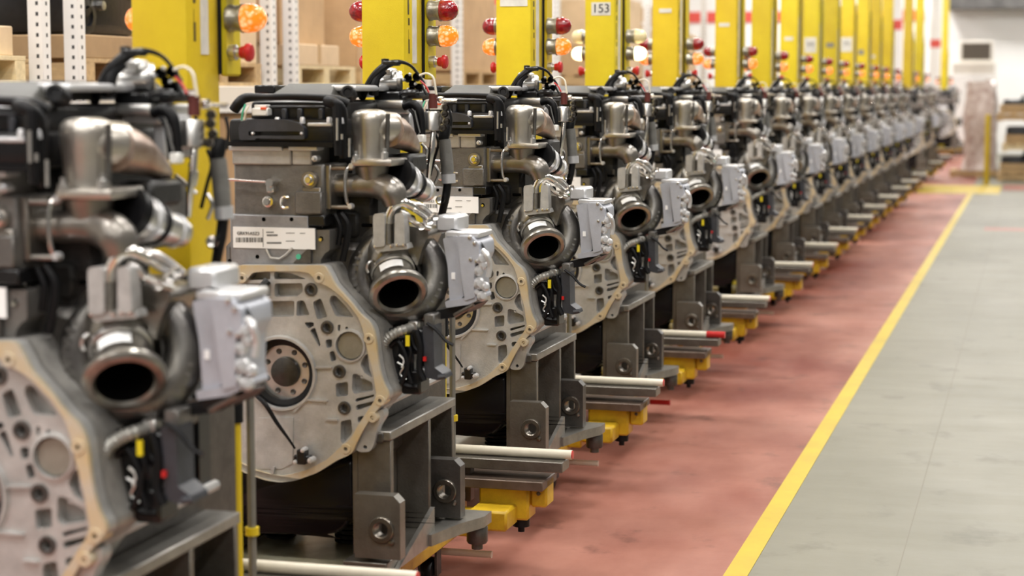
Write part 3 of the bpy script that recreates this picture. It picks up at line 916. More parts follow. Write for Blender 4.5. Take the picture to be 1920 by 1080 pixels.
for pts, m in (([(790, 270), (800, 282), (797, 300)], 'satin_alu'), ([(770, 285), (784, 296), (800, 310)], 'satin_alu'), ([(816, 250), (822, 270), (814, 300), (806, 330)], 'black_rubber'), ([(815, 310), (822, 325), (815, 345)], 'satin_alu'),
               ([(800, 205), (803, 230), (797, 250)], 'black_rubber'), ([(842, 205), (846, 225), (843, 250)], 'black_rubber')):
    ET.p('fuel_line', MB().tube([e(*q, 0.2) for q in pts], 0.0045, 6, 4), m, ho)
DYO = 0.0
ET.p('intake_housing', MB().box(0.04, 0.14, 0.2, 0.70, 1.0, 1.20, 0.03), 'black_plastic')

# --- turbocharger
DYO = 0.05
VD = (Vector((XE, Y1, 0)) + e(747, 512, 0.16) + Vector((0, 0, ZE)) - CAMP).normalized()
TN = Vector((0.30, -0.945, 0.10)).normalized()        # scroll faces the aisle end
TA = Vector((0.945, 0.30, 0.0)).normalized()
TU = TA.cross(-TN) * 1.0
TU = Vector((0, 0, 1)) - TN * TN.z
TU.normalize()
TA = TU.cross(TN).normalized()
if TA.x < 0:
    TA = -TA
TC = e(746, 514, 0.13)
OA = Vector((0.42, -0.66, -0.61)).normalized()        # outlet points down and towards the aisle
px_m = 0.00155
path, rad = [], []
for k in range(41):
    t = k / 40
    ang = math.radians(62 - 322 * t)                    # from upper right, clockwise under and up the left side
    R = (72 - 2 * t) * px_m
    path.append(TC + TA * (math.cos(ang) * R) + TU * (math.sin(ang) * R) - TN * (0.02 * (1 - t)))
    rad.append((23 + 7 * math.sin(math.pi * min(1, t * 1.15))) * px_m)
vt = MB().tube(path, rad, 16)
ti = ET.p('turbine_scroll', vt, 'turbine_iron', None, 'dark cast iron turbine scroll')
rc = e(748, 553, 0.03)
ob = MB().lathe(rc, -OA, [(0.0585, 0.004), (0.066, -0.004), (0.078, -0.003), (0.0855, 0.004), (0.0865, 0.014), (0.082, 0.026), (0.066, 0.036), (0.060, 0.046), (0.060, 0.112), (0.068, 0.122), (0.070, 0.14), (0.078, 0.16), (0.08, 0.22)], 36)
oi = ET.p('turbine_outlet', ob, 'outlet_iron', None, 'bronze grey flared turbine outlet')
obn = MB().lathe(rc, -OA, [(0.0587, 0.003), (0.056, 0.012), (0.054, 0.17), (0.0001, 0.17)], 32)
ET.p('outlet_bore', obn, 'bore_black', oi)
hub = MB().lathe(TC, -TN, [(0.06, 0.03), (0.085, 0.035), (0.09, 0.05), (0.085, 0.08), (0.06, 0.16), (0.0001, 0.16)], 24)
ET.p('scroll_core', hub, 'turbine_iron', ti)
# small white sticker on the outlet: a curved patch following the pipe
a_, u_, v_ = basis(-OA)
vdir = (CAMP - (Vector((XE, Y1, ZE)) + rc)).normalized()
side = (Vector((0, 0, 1)) - OA * OA.z)
perp = (vdir - OA * vdir.dot(OA)).normalized()
tang = OA.cross(perp).normalized()
if tang.x < 0:
    tang = -tang
vs, fs = [], []
for i in range(9):
    an = math.radians(-34 + i * 8.5)
    d = perp * math.cos(an) + tang * math.sin(an)
    for hh in (0.058, 0.084):
        vs.append(rc - OA * hh + d * 0.0612)
for i in range(8):
    fs.append((2 * i, 2 * i + 2, 2 * i + 3, 2 * i + 1))
ET.p('outlet_sticker', MB().add(vs, fs), 'label_white', oi)
rg = MB().lathe(rc, -OA, [(0.0615, 0.090), (0.066, 0.092), (0.066, 0.104), (0.0615, 0.106)], 30)
ET.p('outlet_band', rg, 'satin_alu', oi)
# raised casting marks on the scroll
for k in range(7):
    an = math.radians(150 + k * 9)
    d = TA * math.cos(an) + TU * math.sin(an)
    c = TC + d * (82 * px_m) + TN * (24 * px_m)
    ET.p('casting_mark', MB().obox(c, d, TN, TN.cross(d), 0.014 if k % 3 else 0.008, 0.004, 0.004 + 0.003 * (k % 2)), 'turbine_iron', ti)
for k in range(5):
    an = math.radians(-48 + k * 9)
    d = TA * math.cos(an) + TU * math.sin(an)
    c = TC + d * (84 * px_m) + TN * (20 * px_m)
    ET.p('casting_mark', MB().obox(c, d, TN, TN.cross(d), 0.010, 0.004, 0.006), 'turbine_iron', ti)
# heat shield bracket: two plates joined behind, with the oil feed between them
br = MB().plate([rounded([e2(*q, 0.03) for q in [(701, 402), (716, 400), (721, 404), (721, 462), (700, 465), (699, 408)]], 0.006, 3)], 0.03, 0.075, back=True)
bri = ET.p('turbo_bracket', br, 'bracket_grey', None, 'light grey forked bracket above the turbine outlet')
br = MB().plate([rounded([e2(*q, 0.03) for q in [(740, 402), (752, 399), (757, 404), (759, 460), (739, 462)]], 0.006, 3)], 0.03, 0.075, back=True)
ET.p('bracket_plate', br, 'bracket_grey', bri)
br = MB().plate([rounded([e2(*q, 0.06) for q in [(716, 418), (742, 418), (742, 462), (716, 464)]], 0.004, 2)], 0.06, 0.09, back=True)
ET.p('bracket_web', br, 'outlet_iron', bri)
br = MB().plate([rounded([e2(*q, 0.035) for q in [(700, 460), (760, 457), (764, 468), (704, 474)]], 0.004, 2)], 0.04, 0.09, back=True)
ET.p('bracket_base', br, 'bracket_grey', bri)
for q in ((703, 463), (745, 460), (757, 460), (733, 462)):
    ET.p('rivet', MB().lathe(e(*q, 0.032), (0, 1, 0), [(0.0001, -0.004), (0.004, -0.003), (0.006, 0.006)], 8), 'bright_pipe', bri)
fe = MB().cyl(e(728, 458, 0.045), e(728, 418, 0.05), 0.011, n=12)
ET.p('bracket_post', fe, 'outlet_iron', bri)
op = MB().tube([e(728, 420, 0.05), e(729, 404, 0.05), e(738, 388, 0.05), e(754, 380, 0.06), e(772, 388, 0.08), e(792, 402, 0.12), e(806, 416, 0.16)], [0.013, 0.0135, 0.0135, 0.013, 0.012, 0.011, 0.011], 12, 5)
opi = ET.p('oil_pipe', op, 'bright_pipe', None, 'shiny bent oil pipe over the turbocharger')
op = MB().tube([e(752, 396, 0.07), e(762, 402, 0.07), e(772, 414, 0.08), e(788, 424, 0.1), e(806, 430, 0.12)], 0.008, 10, 4)
ET.p('oil_return', op, 'satin_alu', opi)
op = MB().tube([e(770, 380, 0.1), e(790, 386, 0.1), e(806, 400, 0.14), e(818, 412, 0.16)], 0.007, 10, 4)
ET.p('water_line', op, 'satin_alu', opi)
for q in ((806, 416), (772, 412), (790, 426), (742, 386), (815, 408)):
    ET.p('pipe_nut', MB().lathe(e(*q, 0.09), (0.3, -1, 0.2), [(0.0001, -0.01), (0.009, -0.009), (0.012, 0.0), (0.012, 0.02)], 8), 'bright_pipe', opi)
nk = MB().plate([rounded([e2(*q, 0.12) for q in [(757, 422), (800, 430), (806, 440), (792, 470), (784, 500), (770, 478), (757, 458)]], 0.008, 3)], 0.11, 0.24, back=True)
ET.p('scroll_neck', nk, 'outlet_iron', ti)
lf = MB().plate([rounded([e2(*q, 0.12) for q in [(667, 410), (699, 404), (700, 434), (690, 444), (668, 438)]], 0.006, 3)], 0.12, 0.25, back=True)
ET.p('scroll_flange', lf, 'dark_iron', ti)
ET.p('flange_slot', ebox(MB(), 677, 420, 697, 426, 0.115, 0.13, 0.002), 'bore_black', ti)
clp = MB().tube([e(697, 490, 0.06), e(690, 494, 0.05), e(687, 504, 0.05), e(690, 512, 0.05)], 0.004, 6, 3)
ET.p('wire_clip', clp, 'satin_alu', ti)
# shaft housing behind
cs_ = MB().lathe(TC - TN * 0.12, -TN, [(0.055, 0), (0.05, 0.06), (0.07, 0.08), (0.10, 0.1), (0.11, 0.18), (0.07, 0.22), (0.0001, 0.22)], 24)
ET.p('compressor_housing', cs_, 'satin_alu', ti)
# --- electronic actuator
DYO = 0.14
acx = MB().plate([rounded([e2(*q, 0.05) for q in [(829, 448), (856, 443), (860, 470), (868, 558), (842, 572), (838, 500)]], 0.005, 2)], 0.055, 0.2, back=True)
ai = ET.p('turbo_actuator', acx, 'actuator_grey', None, 'light blue grey cast actuator box')
acb = MB().plate([rounded([e2(*q, 0.045) for q in [(857, 443), (884, 444), (898, 457), (899, 480), (890, 500), (889, 545), (892, 558), (872, 564), (866, 520)]], 0.006, 2)], 0.04, 0.2, back=True)
ET.p('actuator_lid', acb, 'actuator_grey', ai)
act = MB()
ebox(act, 834, 436, 898, 446, 0.06, 0.2, 0.004)
ebox(act, 816, 405, 856, 436, 0.12, 0.25, 0.008)
ET.p('actuator_top', act, 'white_alu', ai)
acd = MB().plate([rounded([e2(*q, 0.045) for q in [(834, 566), (868, 560), (892, 556), (894, 564), (878, 572), (836, 578)]], 0.004, 2)], 0.045, 0.2, back=True)
ET.p('actuator_foot', acd, 'actuator_grey', ai)
acd = MB().plate([rounded([e2(*q, 0.06) for q in [(800, 588), (840, 578), (888, 574), (872, 590), (850, 596), (806, 602)]], 0.004, 2)], 0.06, 0.22, back=True)
ET.p('actuator_bracket', acd, 'black_plastic', ai)
for q, r in (((903, 486), 0.017), ((897, 508), 0.016), ((906, 498), 0.014), ((898, 532), 0.018), ((910, 538), 0.014), ((904, 556), 0.016), ((893, 549), 0.012), ((911, 478), 0.012)):
    ET.p('connector_knob', MB().lathe(e(*q, 0.05), (0.5, -0.85, 0.1), [(0.0001, r * 0.75), (r * 0.55, r * 0.7), (r * 0.75, r * 0.3), (r, 0.0), (r, -0.03), (r * 0.6, -0.06)], 12), 'white_alu', ai)
acl = MB().tube([e(905, 470, 0.05), e(914, 482, 0.04), e(918, 500, 0.05), e(915, 520, 0.05)], 0.008, 8, 4)
ET.p('connector_rail', acl, 'white_alu', ai)
ET.p('blue_cap', MB().lathe(e(512, 590, 0.0), (0.5, -0.8, 0.2), [(0.0001, 0.006), (0.006, 0.004), (0.007, -0.01)], 8), 'blue_cap', ai) if False else None
for q in ((882, 487), (893, 491), (889, 457), (880, 446)):
    ET.p('actuator_screw', MB().lathe(e(*q, 0.036), (0, 1, 0), [(0.0001, -0.003), (0.005, -0.002), (0.007, 0.006)], 8), 'satin_alu', ai)
ET.p('actuator_sticker', ebox(MB(), 846, 512, 853, 524, 0.052, 0.056), 'label_white', ai)
acw = MB().tube([e(836, 432, 0.14), e(860, 434, 0.1), e(888, 446, 0.08), e(905, 462, 0.07), e(914, 484, 0.06)], 0.004, 6, 4)
ET.p('actuator_cable', acw, 'black_rubber', ai)
rodd = MB().cyl(e(852, 592, 0.06), e(888, 572, 0.05), 0.007, n=8)
ET.p('actuator_rod', rodd, 'pipe_bronze', ai)

DYO = 0.0
# --- lower right side: corrugated loom, control unit, clutter
ch_ = []
pth = catmull([e(714, 700, 0.10), e(713, 675, 0.09), e(716, 655, 0.085), e(724, 638, 0.085), e(738, 627, 0.09), e(760, 618, 0.12), e(790, 612, 0.2)], 7)
cor = MB()
cor.tube(pth, [0.0125 if i % 2 else 0.0155 for i in range(len(pth))], 10)
ET.p('corrugated_loom', cor, 'corrugated_grey', None, 'grey corrugated cable loom')
ecu = MB().box(0.236, 0.275, 0.22, 0.62, 0.38, 0.64, 0.01)
for k in range(6):
    ecu.box(0.275, 0.283, 0.26 + k * 0.055, 0.285 + k * 0.055, 0.40, 0.62, 0.002)
ci2 = ET.p('control_unit', ecu, 'black_plastic', None, 'black engine control unit')
for q, s, m in (((745, 655), 0.03, 'black_plastic'), ((760, 690), 0.035, 'black_plastic'), ((740, 705), 0.025, 'charcoal_plastic'), ((782, 640), 0.03, 'black_plastic'), ((768, 665), 0.022, 'charcoal_plastic'), ((776, 715), 0.03, 'black_plastic')):
    p = e(*q, 0.16)
    ET.p('connector', MB().box(p.x - s, p.x + s, 0.13, 0.22, p.z - s * 1.2, p.z + s * 1.2, 0.006), m, ci2)
for pts, m, r in (([(730, 650), (745, 640), (758, 660), (764, 690), (752, 720)], 'black_rubber', 0.008), ([(760, 640), (770, 660), (764, 690), (772, 720)], 'black_rubber', 0.006),
                  ([(745, 680), (756, 688), (750, 702), (762, 712)], 'satin_alu', 0.003), ([(748, 666), (757, 676), (753, 690)], 'white_plastic', 0.003),
                  ([(780, 620), (788, 650), (786, 690), (795, 715)], 'black_rubber', 0.01), ([(800, 606), (818, 620), (836, 640), (850, 648)], 'black_rubber', 0.005)):
    ET.p('loom_wire', MB().tube([e(*q, 0.115) for q in pts], r, 7, 4), m, ci2)
for k_, (pts, r_) in enumerate((([(722, 662), (736, 690), (732, 720), (746, 738)], 0.009), ([(738, 640), (752, 652), (748, 682), (758, 706), (752, 732)], 0.007), ([(770, 628), (776, 650), (790, 668), (786, 700)], 0.007),
                               ([(726, 700), (742, 712), (764, 724), (784, 726)], 0.010), ([(700, 612), (712, 622), (734, 620), (756, 626)], 0.008), ([(640, 400), (652, 420), (650, 450), (642, 490)], 0.010), ([(628, 402), (638, 428), (634, 460)], 0.008))):
    ET.p('loom_wire', MB().tube([e(*q, 0.13 if k_ < 5 else 0.1) for q in pts], r_, 7, 4), 'black_rubber', ci2)
ET.p('yellow_tag', ebox(MB(), 760, 630, 767, 650, 0.105, 0.112), 'tag_yellow', ci2)
ET.p('red_clip', ebox(MB(), 793, 670, 798, 678, 0.11, 0.12), 'red_plastic', ci2)
lb_ = MB().plate([rounded([e2(*q, 0.12) for q in [(792, 612), (812, 612), (814, 690), (830, 702), (834, 712), (820, 714), (796, 708)]], 0.004, 2)], 0.12, 0.2, back=True)
lb_.cyl(e(822, 708, 0.11), e(836, 706, 0.11), 0.008, n=8)
lbi = ET.p('loom_bracket', lb_, 'charcoal_plastic', None, 'black bracket on the engine side')
ET.p('bracket_spacer', ebox(MB(), 794, 590, 814, 616, 0.14, 0.24, 0.004), 'grey_iron', lbi)
ET.p('silver_plate', ebox(MB(), 764, 604, 782, 632, 0.14, 0.17, 0.003), 'satin_alu', lbi)
# pan rail and oil pan
pr = MB().tube([e(710, 762, 0.05), Vector((e(710, 762, 0.05).x, 0.62, e(710, 762, 0.05).z))], 0.013, 8)
ET.p('pan_rail', pr, 'cast_aluminium')
pan_out = rounded([(-0.19, 0.16), (-0.19, 0.0), (0.19, 0.0), (0.19, 0.16)], 0.075, 6)
pn = MB()
zt = e(526, 870, 0.06).z
pan_out = [(0.193, zt + 0.02)] + [(0.107 + 0.086 * math.cos(math.radians(-q)), 0.086 + 0.086 * math.sin(math.radians(-q))) for q in range(0, 91, 10)]
pan_out = pan_out + [(-x_, z_) for x_, z_ in reversed(pan_out)]
pn.plate([pan_out], 0.07, 0.82, back=True)
bmesh.ops.bevel(pn.bm, geom=[ed for ed in pn.bm.edges if abs(ed.verts[0].co.y - 0.07) < 1e-4 and abs(ed.verts[1].co.y - 0.07) < 1e-4 and len(ed.link_faces) == 2 and any(abs(f.normal.y) < 0.5 for f in ed.link_faces)], offset=0.012, segments=2, profile=0.5, affect='EDGES')
oi2 = ET.p('oil_pan', pn, 'pan_black', None, 'glossy black oil pan', sharp=50)
ET.p('drain_plug', MB().lathe((0.0, 0.45, -0.001), (0, 0, -1), [(0.018, -0.01), (0.018, 0.008), (0.0001, 0.008)], 8), 'dark_iron', oi2)
fpul = MB().lathe((0, 0.86, 0.49), (0, 1, 0), [(0.0001, 0.05), (0.04, 0.05), (0.05, 0.02), (0.13, 0.02), (0.13, 0.06), (0.1, 0.07), (0.1, 0.0)], 28)
ET.p('crank_pulley', fpul, 'dark_iron')

# ------------------------------------------------------------------ cart
CT = Tmpl()
def c(px, py, dy):
    p = at(px, py, Y1 + dy)
    return Vector((p.x - XE, dy, p.z))
def cbox(mb, px0, py0, px1, py1, d0, d1, bev=0.0, seg=1):
    a, b = c(px0, py1, d0), c(px1, py0, d0)
    return mb.box(a.x, b.x, d0, d1, a.z, b.z, bev, seg)
# chassis
chs = MB()
chs.box(-0.34, 0.20, 0.48, 1.20, 0.15, 0.27, 0.008)
chi = CT.p('chassis', chs, 'yellow_chassis', None, 'yellow welded cart chassis')
for y in (0.52, 1.02):
    CT.p('cross_beam', MB().box(-0.36, 0.19 if y < 0.8 else 0.26, y, y + 0.12, 0.17, 0.25, 0.006), 'yellow_chassis', chi)
CT.p('deck', MB().box(-0.34, 0.205, 0.02, 1.16, 0.27, 0.298, 0.003), 'deck_plate', None, 'oily steel deck plate')
for x in (-0.28, 0.14):
    for y in (0.6, 0.95):
        wh = MB().lathe((x - 0.022, y, 0.055), (1, 0, 0), [(0.0001, 0.0), (0.03, 0.0), (0.05, 0.004), (0.055, 0.012), (0.055, 0.032), (0.05, 0.04), (0.03, 0.044), (0.0001, 0.044)], 18)
        ci_ = CT.p('caster_wheel', wh, 'black_rubber')
        fk = MB().box(x - 0.034, x - 0.026, y - 0.025, y + 0.025, 0.05, 0.15).box(x + 0.026, x + 0.034, y - 0.025, y + 0.025, 0.05, 0.15).box(x - 0.04, x + 0.04, y - 0.04, y + 0.04, 0.14, 0.15)
        CT.p('caster_fork', fk, 'block_dark', ci_)
# bellows springs under the pan
for (x, y) in ((0.075, 0.36), (-0.16, 0.36)):
    prof = []
    for k in range(5):
        z0 = 0.002 + k * 0.0155
        prof += [(0.042, z0), (0.05, z0 + 0.003), (0.05, z0 + 0.011), (0.042, z0 + 0.014)]
    CT.p('bellows', MB().lathe((x, y, 0.298), (0, 0, 1), [(0.0001, 0.0)] + prof + [(0.056, 0.08), (0.056, 0.09), (0.0001, 0.09)], 20), 'black_rubber', None, 'black rubber bellows under the oil pan')
# steel stands, right traced, left mirrored
zt_ = CAM_H - 0.985
zb_ = c(720, 1050, 0.0).z
def stand(sgn):
    def X(a, b):
        return (a, b) if sgn > 0 else (-b, -a)
    def bx(m, a, b, *r, **k):
        p, q = X(a, b)
        return m.box(p, q, *r, **k)
    s = MB()
    bx(s, 0.215, 0.318, 0.05, 0.075, zb_, zt_ - 0.03, bev=0.002)
    bx(s, 0.20, 0.215, 0.05, 0.66, zb_, zt_ - 0.03)
    si = CT.p('stand', s, 'fixture_steel', None, 'worn steel engine stand')
    CT.p('stand_top', bx(MB(), 0.21, 0.322, 0.04, 0.67, zt_ - 0.028, zt_, bev=0.003), 'fixture_edge', si)
    CT.p('stand_cap', bx(MB(), 0.205, 0.30, 0.035, 0.06, zt_ - 0.034, zt_ - 0.004, bev=0.003), 'block_dark', si)
    for y in (0.40, 0.64):
        CT.p('stand_rib', bx(MB(), 0.215, 0.32, y, y + 0.02, zb_, zt_ - 0.028, bev=0.002), 'fixture_steel', si)
    # bearing blocks
    for bx0, bx1, y0, y1, pyz in ((0.24, 0.378, -0.045, 0.0, None), (0.258, 0.39, 0.50, 0.55, None)):
        zc = CAM_H - 1.255
        zl, zh = zc - 0.086, zc + 0.10
        ch = 0.02
        poly = [(bx0, zl), (bx1, zl), (bx1, zh - ch), (bx1 - ch, zh), (bx0, zh)]
        cxx = bx0 + 0.082
        if sgn < 0:
            poly = [(-p[0], p[1]) for p in reversed(poly)]
            cxx = -cxx
        hole = circle2(cxx, zc, 0.026, 18)
        bi = CT.p('bearing_block', MB().plate([poly, hole], y0, y1, back=True), 'block_dark' if y0 > 0.1 else 'fixture_steel', si, 'steel block with a round bushing')
        ring = MB().lathe((cxx, y0, zc), (0, 1, 0), [(0.020, 0.03), (0.020, -0.006), (0.024, -0.010), (0.036, -0.010), (0.039, -0.006), (0.039, 0.004)], 24)
        CT.p('bushing', ring, 'bush_steel', bi)
        CT.p('grease_nipple', MB().lathe((cxx + sgn * 0.03, y0, zc - 0.036), (0, 1, 0), [(0.0001, -0.008), (0.008, -0.006), (0.010, 0.0), (0.010, 0.006)], 10), 'bush_steel', bi)
        CT.p('block_stem', bx(MB(), bx0 + 0.005, bx0 + 0.05, y1, y1 + 0.05, zl, zh - 0.03, bev=0.002), 'fixture_steel', bi)
    # base rail and outrigger arm with foot
    CT.p('base_rail', bx(MB(), 0.20, 0.335, -0.04, 0.70, zb_ - 0.035, zb_, bev=0.003), 'fixture_steel', si)
    za = CAM_H - 1.37
    ar = [(0.335, 0.30), (0.36, 0.30), (0.40, 0.47), (0.425, 0.53), (0.445, 0.58), (0.445, 0.66), (0.33, 0.66)]
    am = MB()
    n = len(ar)
    vt_ = [((p[0] * sgn), p[1], za + 0.022) for p in ar] + [((p[0] * sgn), p[1], za - 0.014) for p in ar]
    am.add(vt_, [tuple(range(n)), tuple(range(2 * n - 1, n - 1, -1))] + [(i, (i + 1) % n, n + (i + 1) % n, n + i) for i in range(n)])
    ari = CT.p('outrigger_arm', am, 'fixture_edge', si)
    CT.p('foot', MB().lathe((0.415 * sgn, 0.60, za - 0.014), (0, 0, -1), [(0.032, 0.0), (0.034, 0.003), (0.034, 0.05), (0.03, 0.056), (0.018, 0.058), (0.018, 0.075), (0.0001, 0.075)], 20), 'block_dark', ari)
    gs = MB()
    g = [(0.3365, 0.02, zb_ - 0.03), (0.3365, 0.36, zb_ - 0.03), (0.3365, 0.36, zb_ + 0.08)]
    gs.add([(p[0] * sgn, p[1], p[2]) for p in g] + [((p[0] + 0.014) * sgn, p[1], p[2]) for p in g], [(0, 1, 2), (5, 4, 3), (0, 1, 4, 3), (1, 2, 5, 4), (2, 0, 3, 5)])
    CT.p('gusset', gs, 'fixture_edge', ari)
    CT.p('lower_foot', MB().lathe((0.315 * sgn, -0.01, zb_ - 0.035), (0, 0, -1), [(0.045, 0.0), (0.045, 0.02), (0.028, 0.024), (0.028, 0.10), (0.0001, 0.10)], 18), 'fixture_steel', si)
stand(1)
stand(-1)
# front end: plates and cream bumper tubes
zT = CAM_H - 1.26
CT.p('front_plate', MB().box(-0.36, 0.56, 1.14, 1.24, zT - 0.055, zT - 0.018, 0.003), 'fixture_steel', None, 'thick steel front plate')
CT.p('front_riser', MB().box(-0.30, 0.22, 1.17, 1.22, 0.26, zT - 0.055, 0.003), 'brown_plate')
CT.p('lower_plate', MB().box(-0.30, 0.50, 1.10, 1.30, zT - 0.115, zT - 0.082, 0.003), 'brown_plate')
bt = CT.p('bumper_tube', MB().cyl((-0.36, 1.20, zT), (0.58, 1.20, zT), 0.0165, n=16), 'cream_tube', None, 'cream plastic bumper tube')
CT.p('tube_end', MB().cyl((0.578, 1.20, zT), (0.5835, 1.20, zT), 0.0145, n=12), 'red_plastic', bt)
zS = CAM_H - 1.615
bt2 = CT.p('bumper_tube', MB().cyl((-0.05, 1.13, zS), (0.31, 1.13, zS), 0.0125, n=14), 'cream_tube')
CT.p('side_block', MB().box(0.26, 0.44, 1.14, 1.24, 0.21, 0.33, 0.008), 'yellow_chassis', None, 'yellow guide block')
sb = MB().box(0.44, 0.50, 1.16, 1.26, 0.255, 0.355, 0.008)
sb.box(0.26, 0.40, 1.00, 1.14, 0.20, 0.27, 0.008)
sbi = CT.p('guide_block', sb, 'yellow_chassis')
CT.p('guide_screw', MB().lathe((0.47, 1.158, 0.305), (0, 1, 0), [(0.0001, -0.003), (0.007, -0.002), (0.008, 0.004)], 8), 'block_dark', sbi)
CT.p('guide_roller', MB().lathe((0.40, 1.19, 0.21), (0, 0, -1), [(0.03, 0.0), (0.03, 0.03), (0.012, 0.032), (0.012, 0.05), (0.0001, 0.05)], 14), 'black_rubber', sbi)
# lever and pole by the mast
lv = MB().cyl((0.19, 0.94, 0.27), (0.19, 0.94, 0.90), 0.016, n=14)
lvi = CT.p('lever_post', lv, 'yellow_paint', None, 'slim yellow lever post with black grip')
CT.p('grip', MB().lathe((0.19, 0.94, 0.875), (0, 0, 1), [(0.0215, 0.0), (0.0215, 0.085), (0.018, 0.092), (0.0001, 0.092)], 16), 'black_rubber', lvi)
po = CT.p('guide_pole', MB().cyl((0.215, 0.98, 0.27), (0.215, 0.98, 0.98), 0.0105, n=12), 'pole_grey')
CT.p('pole_collar', MB().cyl((0.215, 0.98, 0.58), (0.215, 0.98, 0.60), 0.018, n=14), 'yellow_paint', po)
# mast
MX0, MX1 = -2.22 - XE, -2.063 - XE
mst = MB().box(MX0, MX1, 1.05, 1.25, 0.25, 3.95, 0.012, 2)
mi = CT.p('mast', mst, 'yellow_paint', None, 'tall yellow square mast')
CT.p('mast_cap', MB().box(MX0 - 0.02, MX1 + 0.02, 1.03, 1.31, 3.95, 3.97, 0.004), 'yellow_paint', mi)
CT.p('mast_foot', MB().box(MX0 - 0.06, MX1 + 0.06, 0.99, 1.35, 0.298, 0.315, 0.003), 'yellow_paint', mi)
CT.p('white_strip', MB().box(MX1, MX1 + 0.002, 1.13, 1.175, 1.79, 2.35), 'strip_white', mi, 'white reflective strip')
sc = MB()
rs = random.Random(5)
for k in range(9):
    zc = 1.82 + k * 0.045 + rs.uniform(-0.01, 0.01)
    sc.box(MX1 + 0.0004, MX1 + 0.001, 1.08 + rs.uniform(0, 0.012), 1.092 + rs.uniform(0, 0.012), zc, zc + rs.uniform(0.02, 0.05))
CT.p('paint_scuff', sc, 'scuff_dark', mi)
CT.p('conduit', MB().cyl((MX1 + 0.006, 1.235, 1.74), (MX1 + 0.006, 1.235, 2.7), 0.005, n=8), 'black_rubber', mi)
for sgn in (1, -1):
    xa = MX1 if sgn > 0 else MX0
    def XX(v):
        return xa + sgn * v
    x0_, x1_ = sorted((XX(-0.002), XX(0.018)))
    bxi = CT.p('lamp_box', MB().box(x0_, x1_, 1.245, 1.345, 1.735, 2.6, 0.006), 'yellow_paint', mi)
    for zc, lens in ((1.975, 'red'), (1.886, 'amber')):
        bs = MB().lathe((XX(0.017), 1.27, zc), (sgn, 0, 0), [(0.036, 0.0), (0.0365, 0.01), (0.034, 0.014), (0.034, 0.036), (0.0385, 0.038), (0.0385, 0.044), (0.0001, 0.044)], 20)
        li_ = CT.p('lamp_socket', bs, 'lamp_metal', bxi)
        pf_ = [(0.036, 0.044), (0.038, 0.054), (0.0375, 0.068), (0.034, 0.082), (0.027, 0.094), (0.016, 0.102), (0.0001, 0.105)]
        nm = 'red_lens' if lens == 'red' else 'amber_lens'
        CT.p(nm, MB().lathe((XX(0.017), 1.27, zc), (sgn, 0, 0), pf_, 20), 'lens_red' if lens == 'red' else 'lens_amber', bxi, 'dark red signal lamp lens' if lens == 'red' else 'glowing amber signal lamp lens')
    sm_ = CT.p('stop_button', MB().lathe((XX(0.017), 1.27, 1.797), (sgn, 0, 0), [(0.0001, 0.0), (0.02, 0.0), (0.021, 0.02), (0.014, 0.022), (0.014, 0.032), (0.0001, 0.032)], 16), 'satin_alu', bxi)
    CT.p('stop_cap', MB().lathe((XX(0.017), 1.27, 1.797), (sgn, 0, 0), [(0.013, 0.03), (0.016, 0.034), (0.018, 0.045), (0.024, 0.05), (0.025, 0.058), (0.02, 0.064), (0.0001, 0.066)], 18), 'red_plastic', bxi, 'red mushroom stop button')

# ------------------------------------------------------------------ the row
MAST_PX = [245, 677, 929, 1096, 1222, 1340, 1408, 1462, 1505, 1541, 1575, 1605, 1628, 1652, 1693, 1715, 1765]
LIP_Y = [atx(p, 100, -2.22).y - 1.05 for p in MAST_PX]
ORD = ['first', 'second', 'third', 'fourth', 'fifth', 'sixth', 'seventh', 'eighth', 'ninth', 'tenth', 'eleventh', 'twelfth', 'thirteenth', 'fourteenth', 'fifteenth', 'sixteenth', 'last']
elab = ['blurred diesel engine nearest the camera, cut by the left edge',
        'diesel engine with readable white barcode label, second from the camera',
        'sharpest diesel engine, third from the camera, before the post left of number 153',
        'diesel engine in front of the yellow post numbered 153, fourth from camera']
clab = ['yellow engine cart whose mast has the large amber lamp at upper left',
        'yellow engine cart with red and amber lamps, second from the camera',
        'yellow engine cart with a blank white plate on its mast, third from camera',
        'yellow engine cart with the number plate 153 on its mast']
carts = []
for i, y in enumerate(LIP_Y):
    el_ = elab[i] if i < 4 else ('small far diesel engine at the end of the row, without turbocharger' if i == 16 else ORD[i] + ' diesel engine in the receding row, counted from the camera')
    cl2 = clab[i] if i < 4 else ('far yellow engine cart with a single mast at the end of the row' if i == 16 else ORD[i] + ' yellow engine cart with mast, counted from the camera')
    carts.append(CT.inst('engine_cart', (XE, y, 0), cl2, 'cart', 'engine carts in the row'))
    skip = ()
    if i == 16:
        skip = ('turbine_scroll', 'turbine_outlet', 'turbo_bracket', 'oil_pipe', 'turbo_actuator')
    ET.inst('diesel_engine', (XE, y, ZE + 0.001), el_, 'engine', 'diesel engines on the carts', 0.0, skip)
# the fourth cart carries clear lamps
for ch in carts[3].children_recursive:
    if ch.name.startswith(('red_lens', 'amber_lens')):
        hot = ch.name.startswith('amber')
        ch.name = 'clear_lens'
        ch['label'] = 'bright white signal lamp lens' if hot else 'pale yellow signal lamp lens'
        ch.material_slots[0].link = 'OBJECT'
        ch.material_slots[0].material = MATS['lens_clear' if hot else 'lens_pale']
# red sleeves on the bumper tubes of the fourth cart
for xa_, xb_, yy_, zz_, rr_ in ((0.49, 0.586, 1.20, zT, 0.0175), (0.21, 0.315, 1.13, zS, 0.0135)):
    rs_ = bpy.data.objects.new('red_sleeve', MB().cyl((xa_, yy_, zz_), (xb_, yy_, zz_), rr_, n=16).mesh('red_sleeve', 'red_plastic'))
    COL.objects.link(rs_)
    rs_.parent = carts[3]
    rs_['label'] = 'red end of a bumper tube'
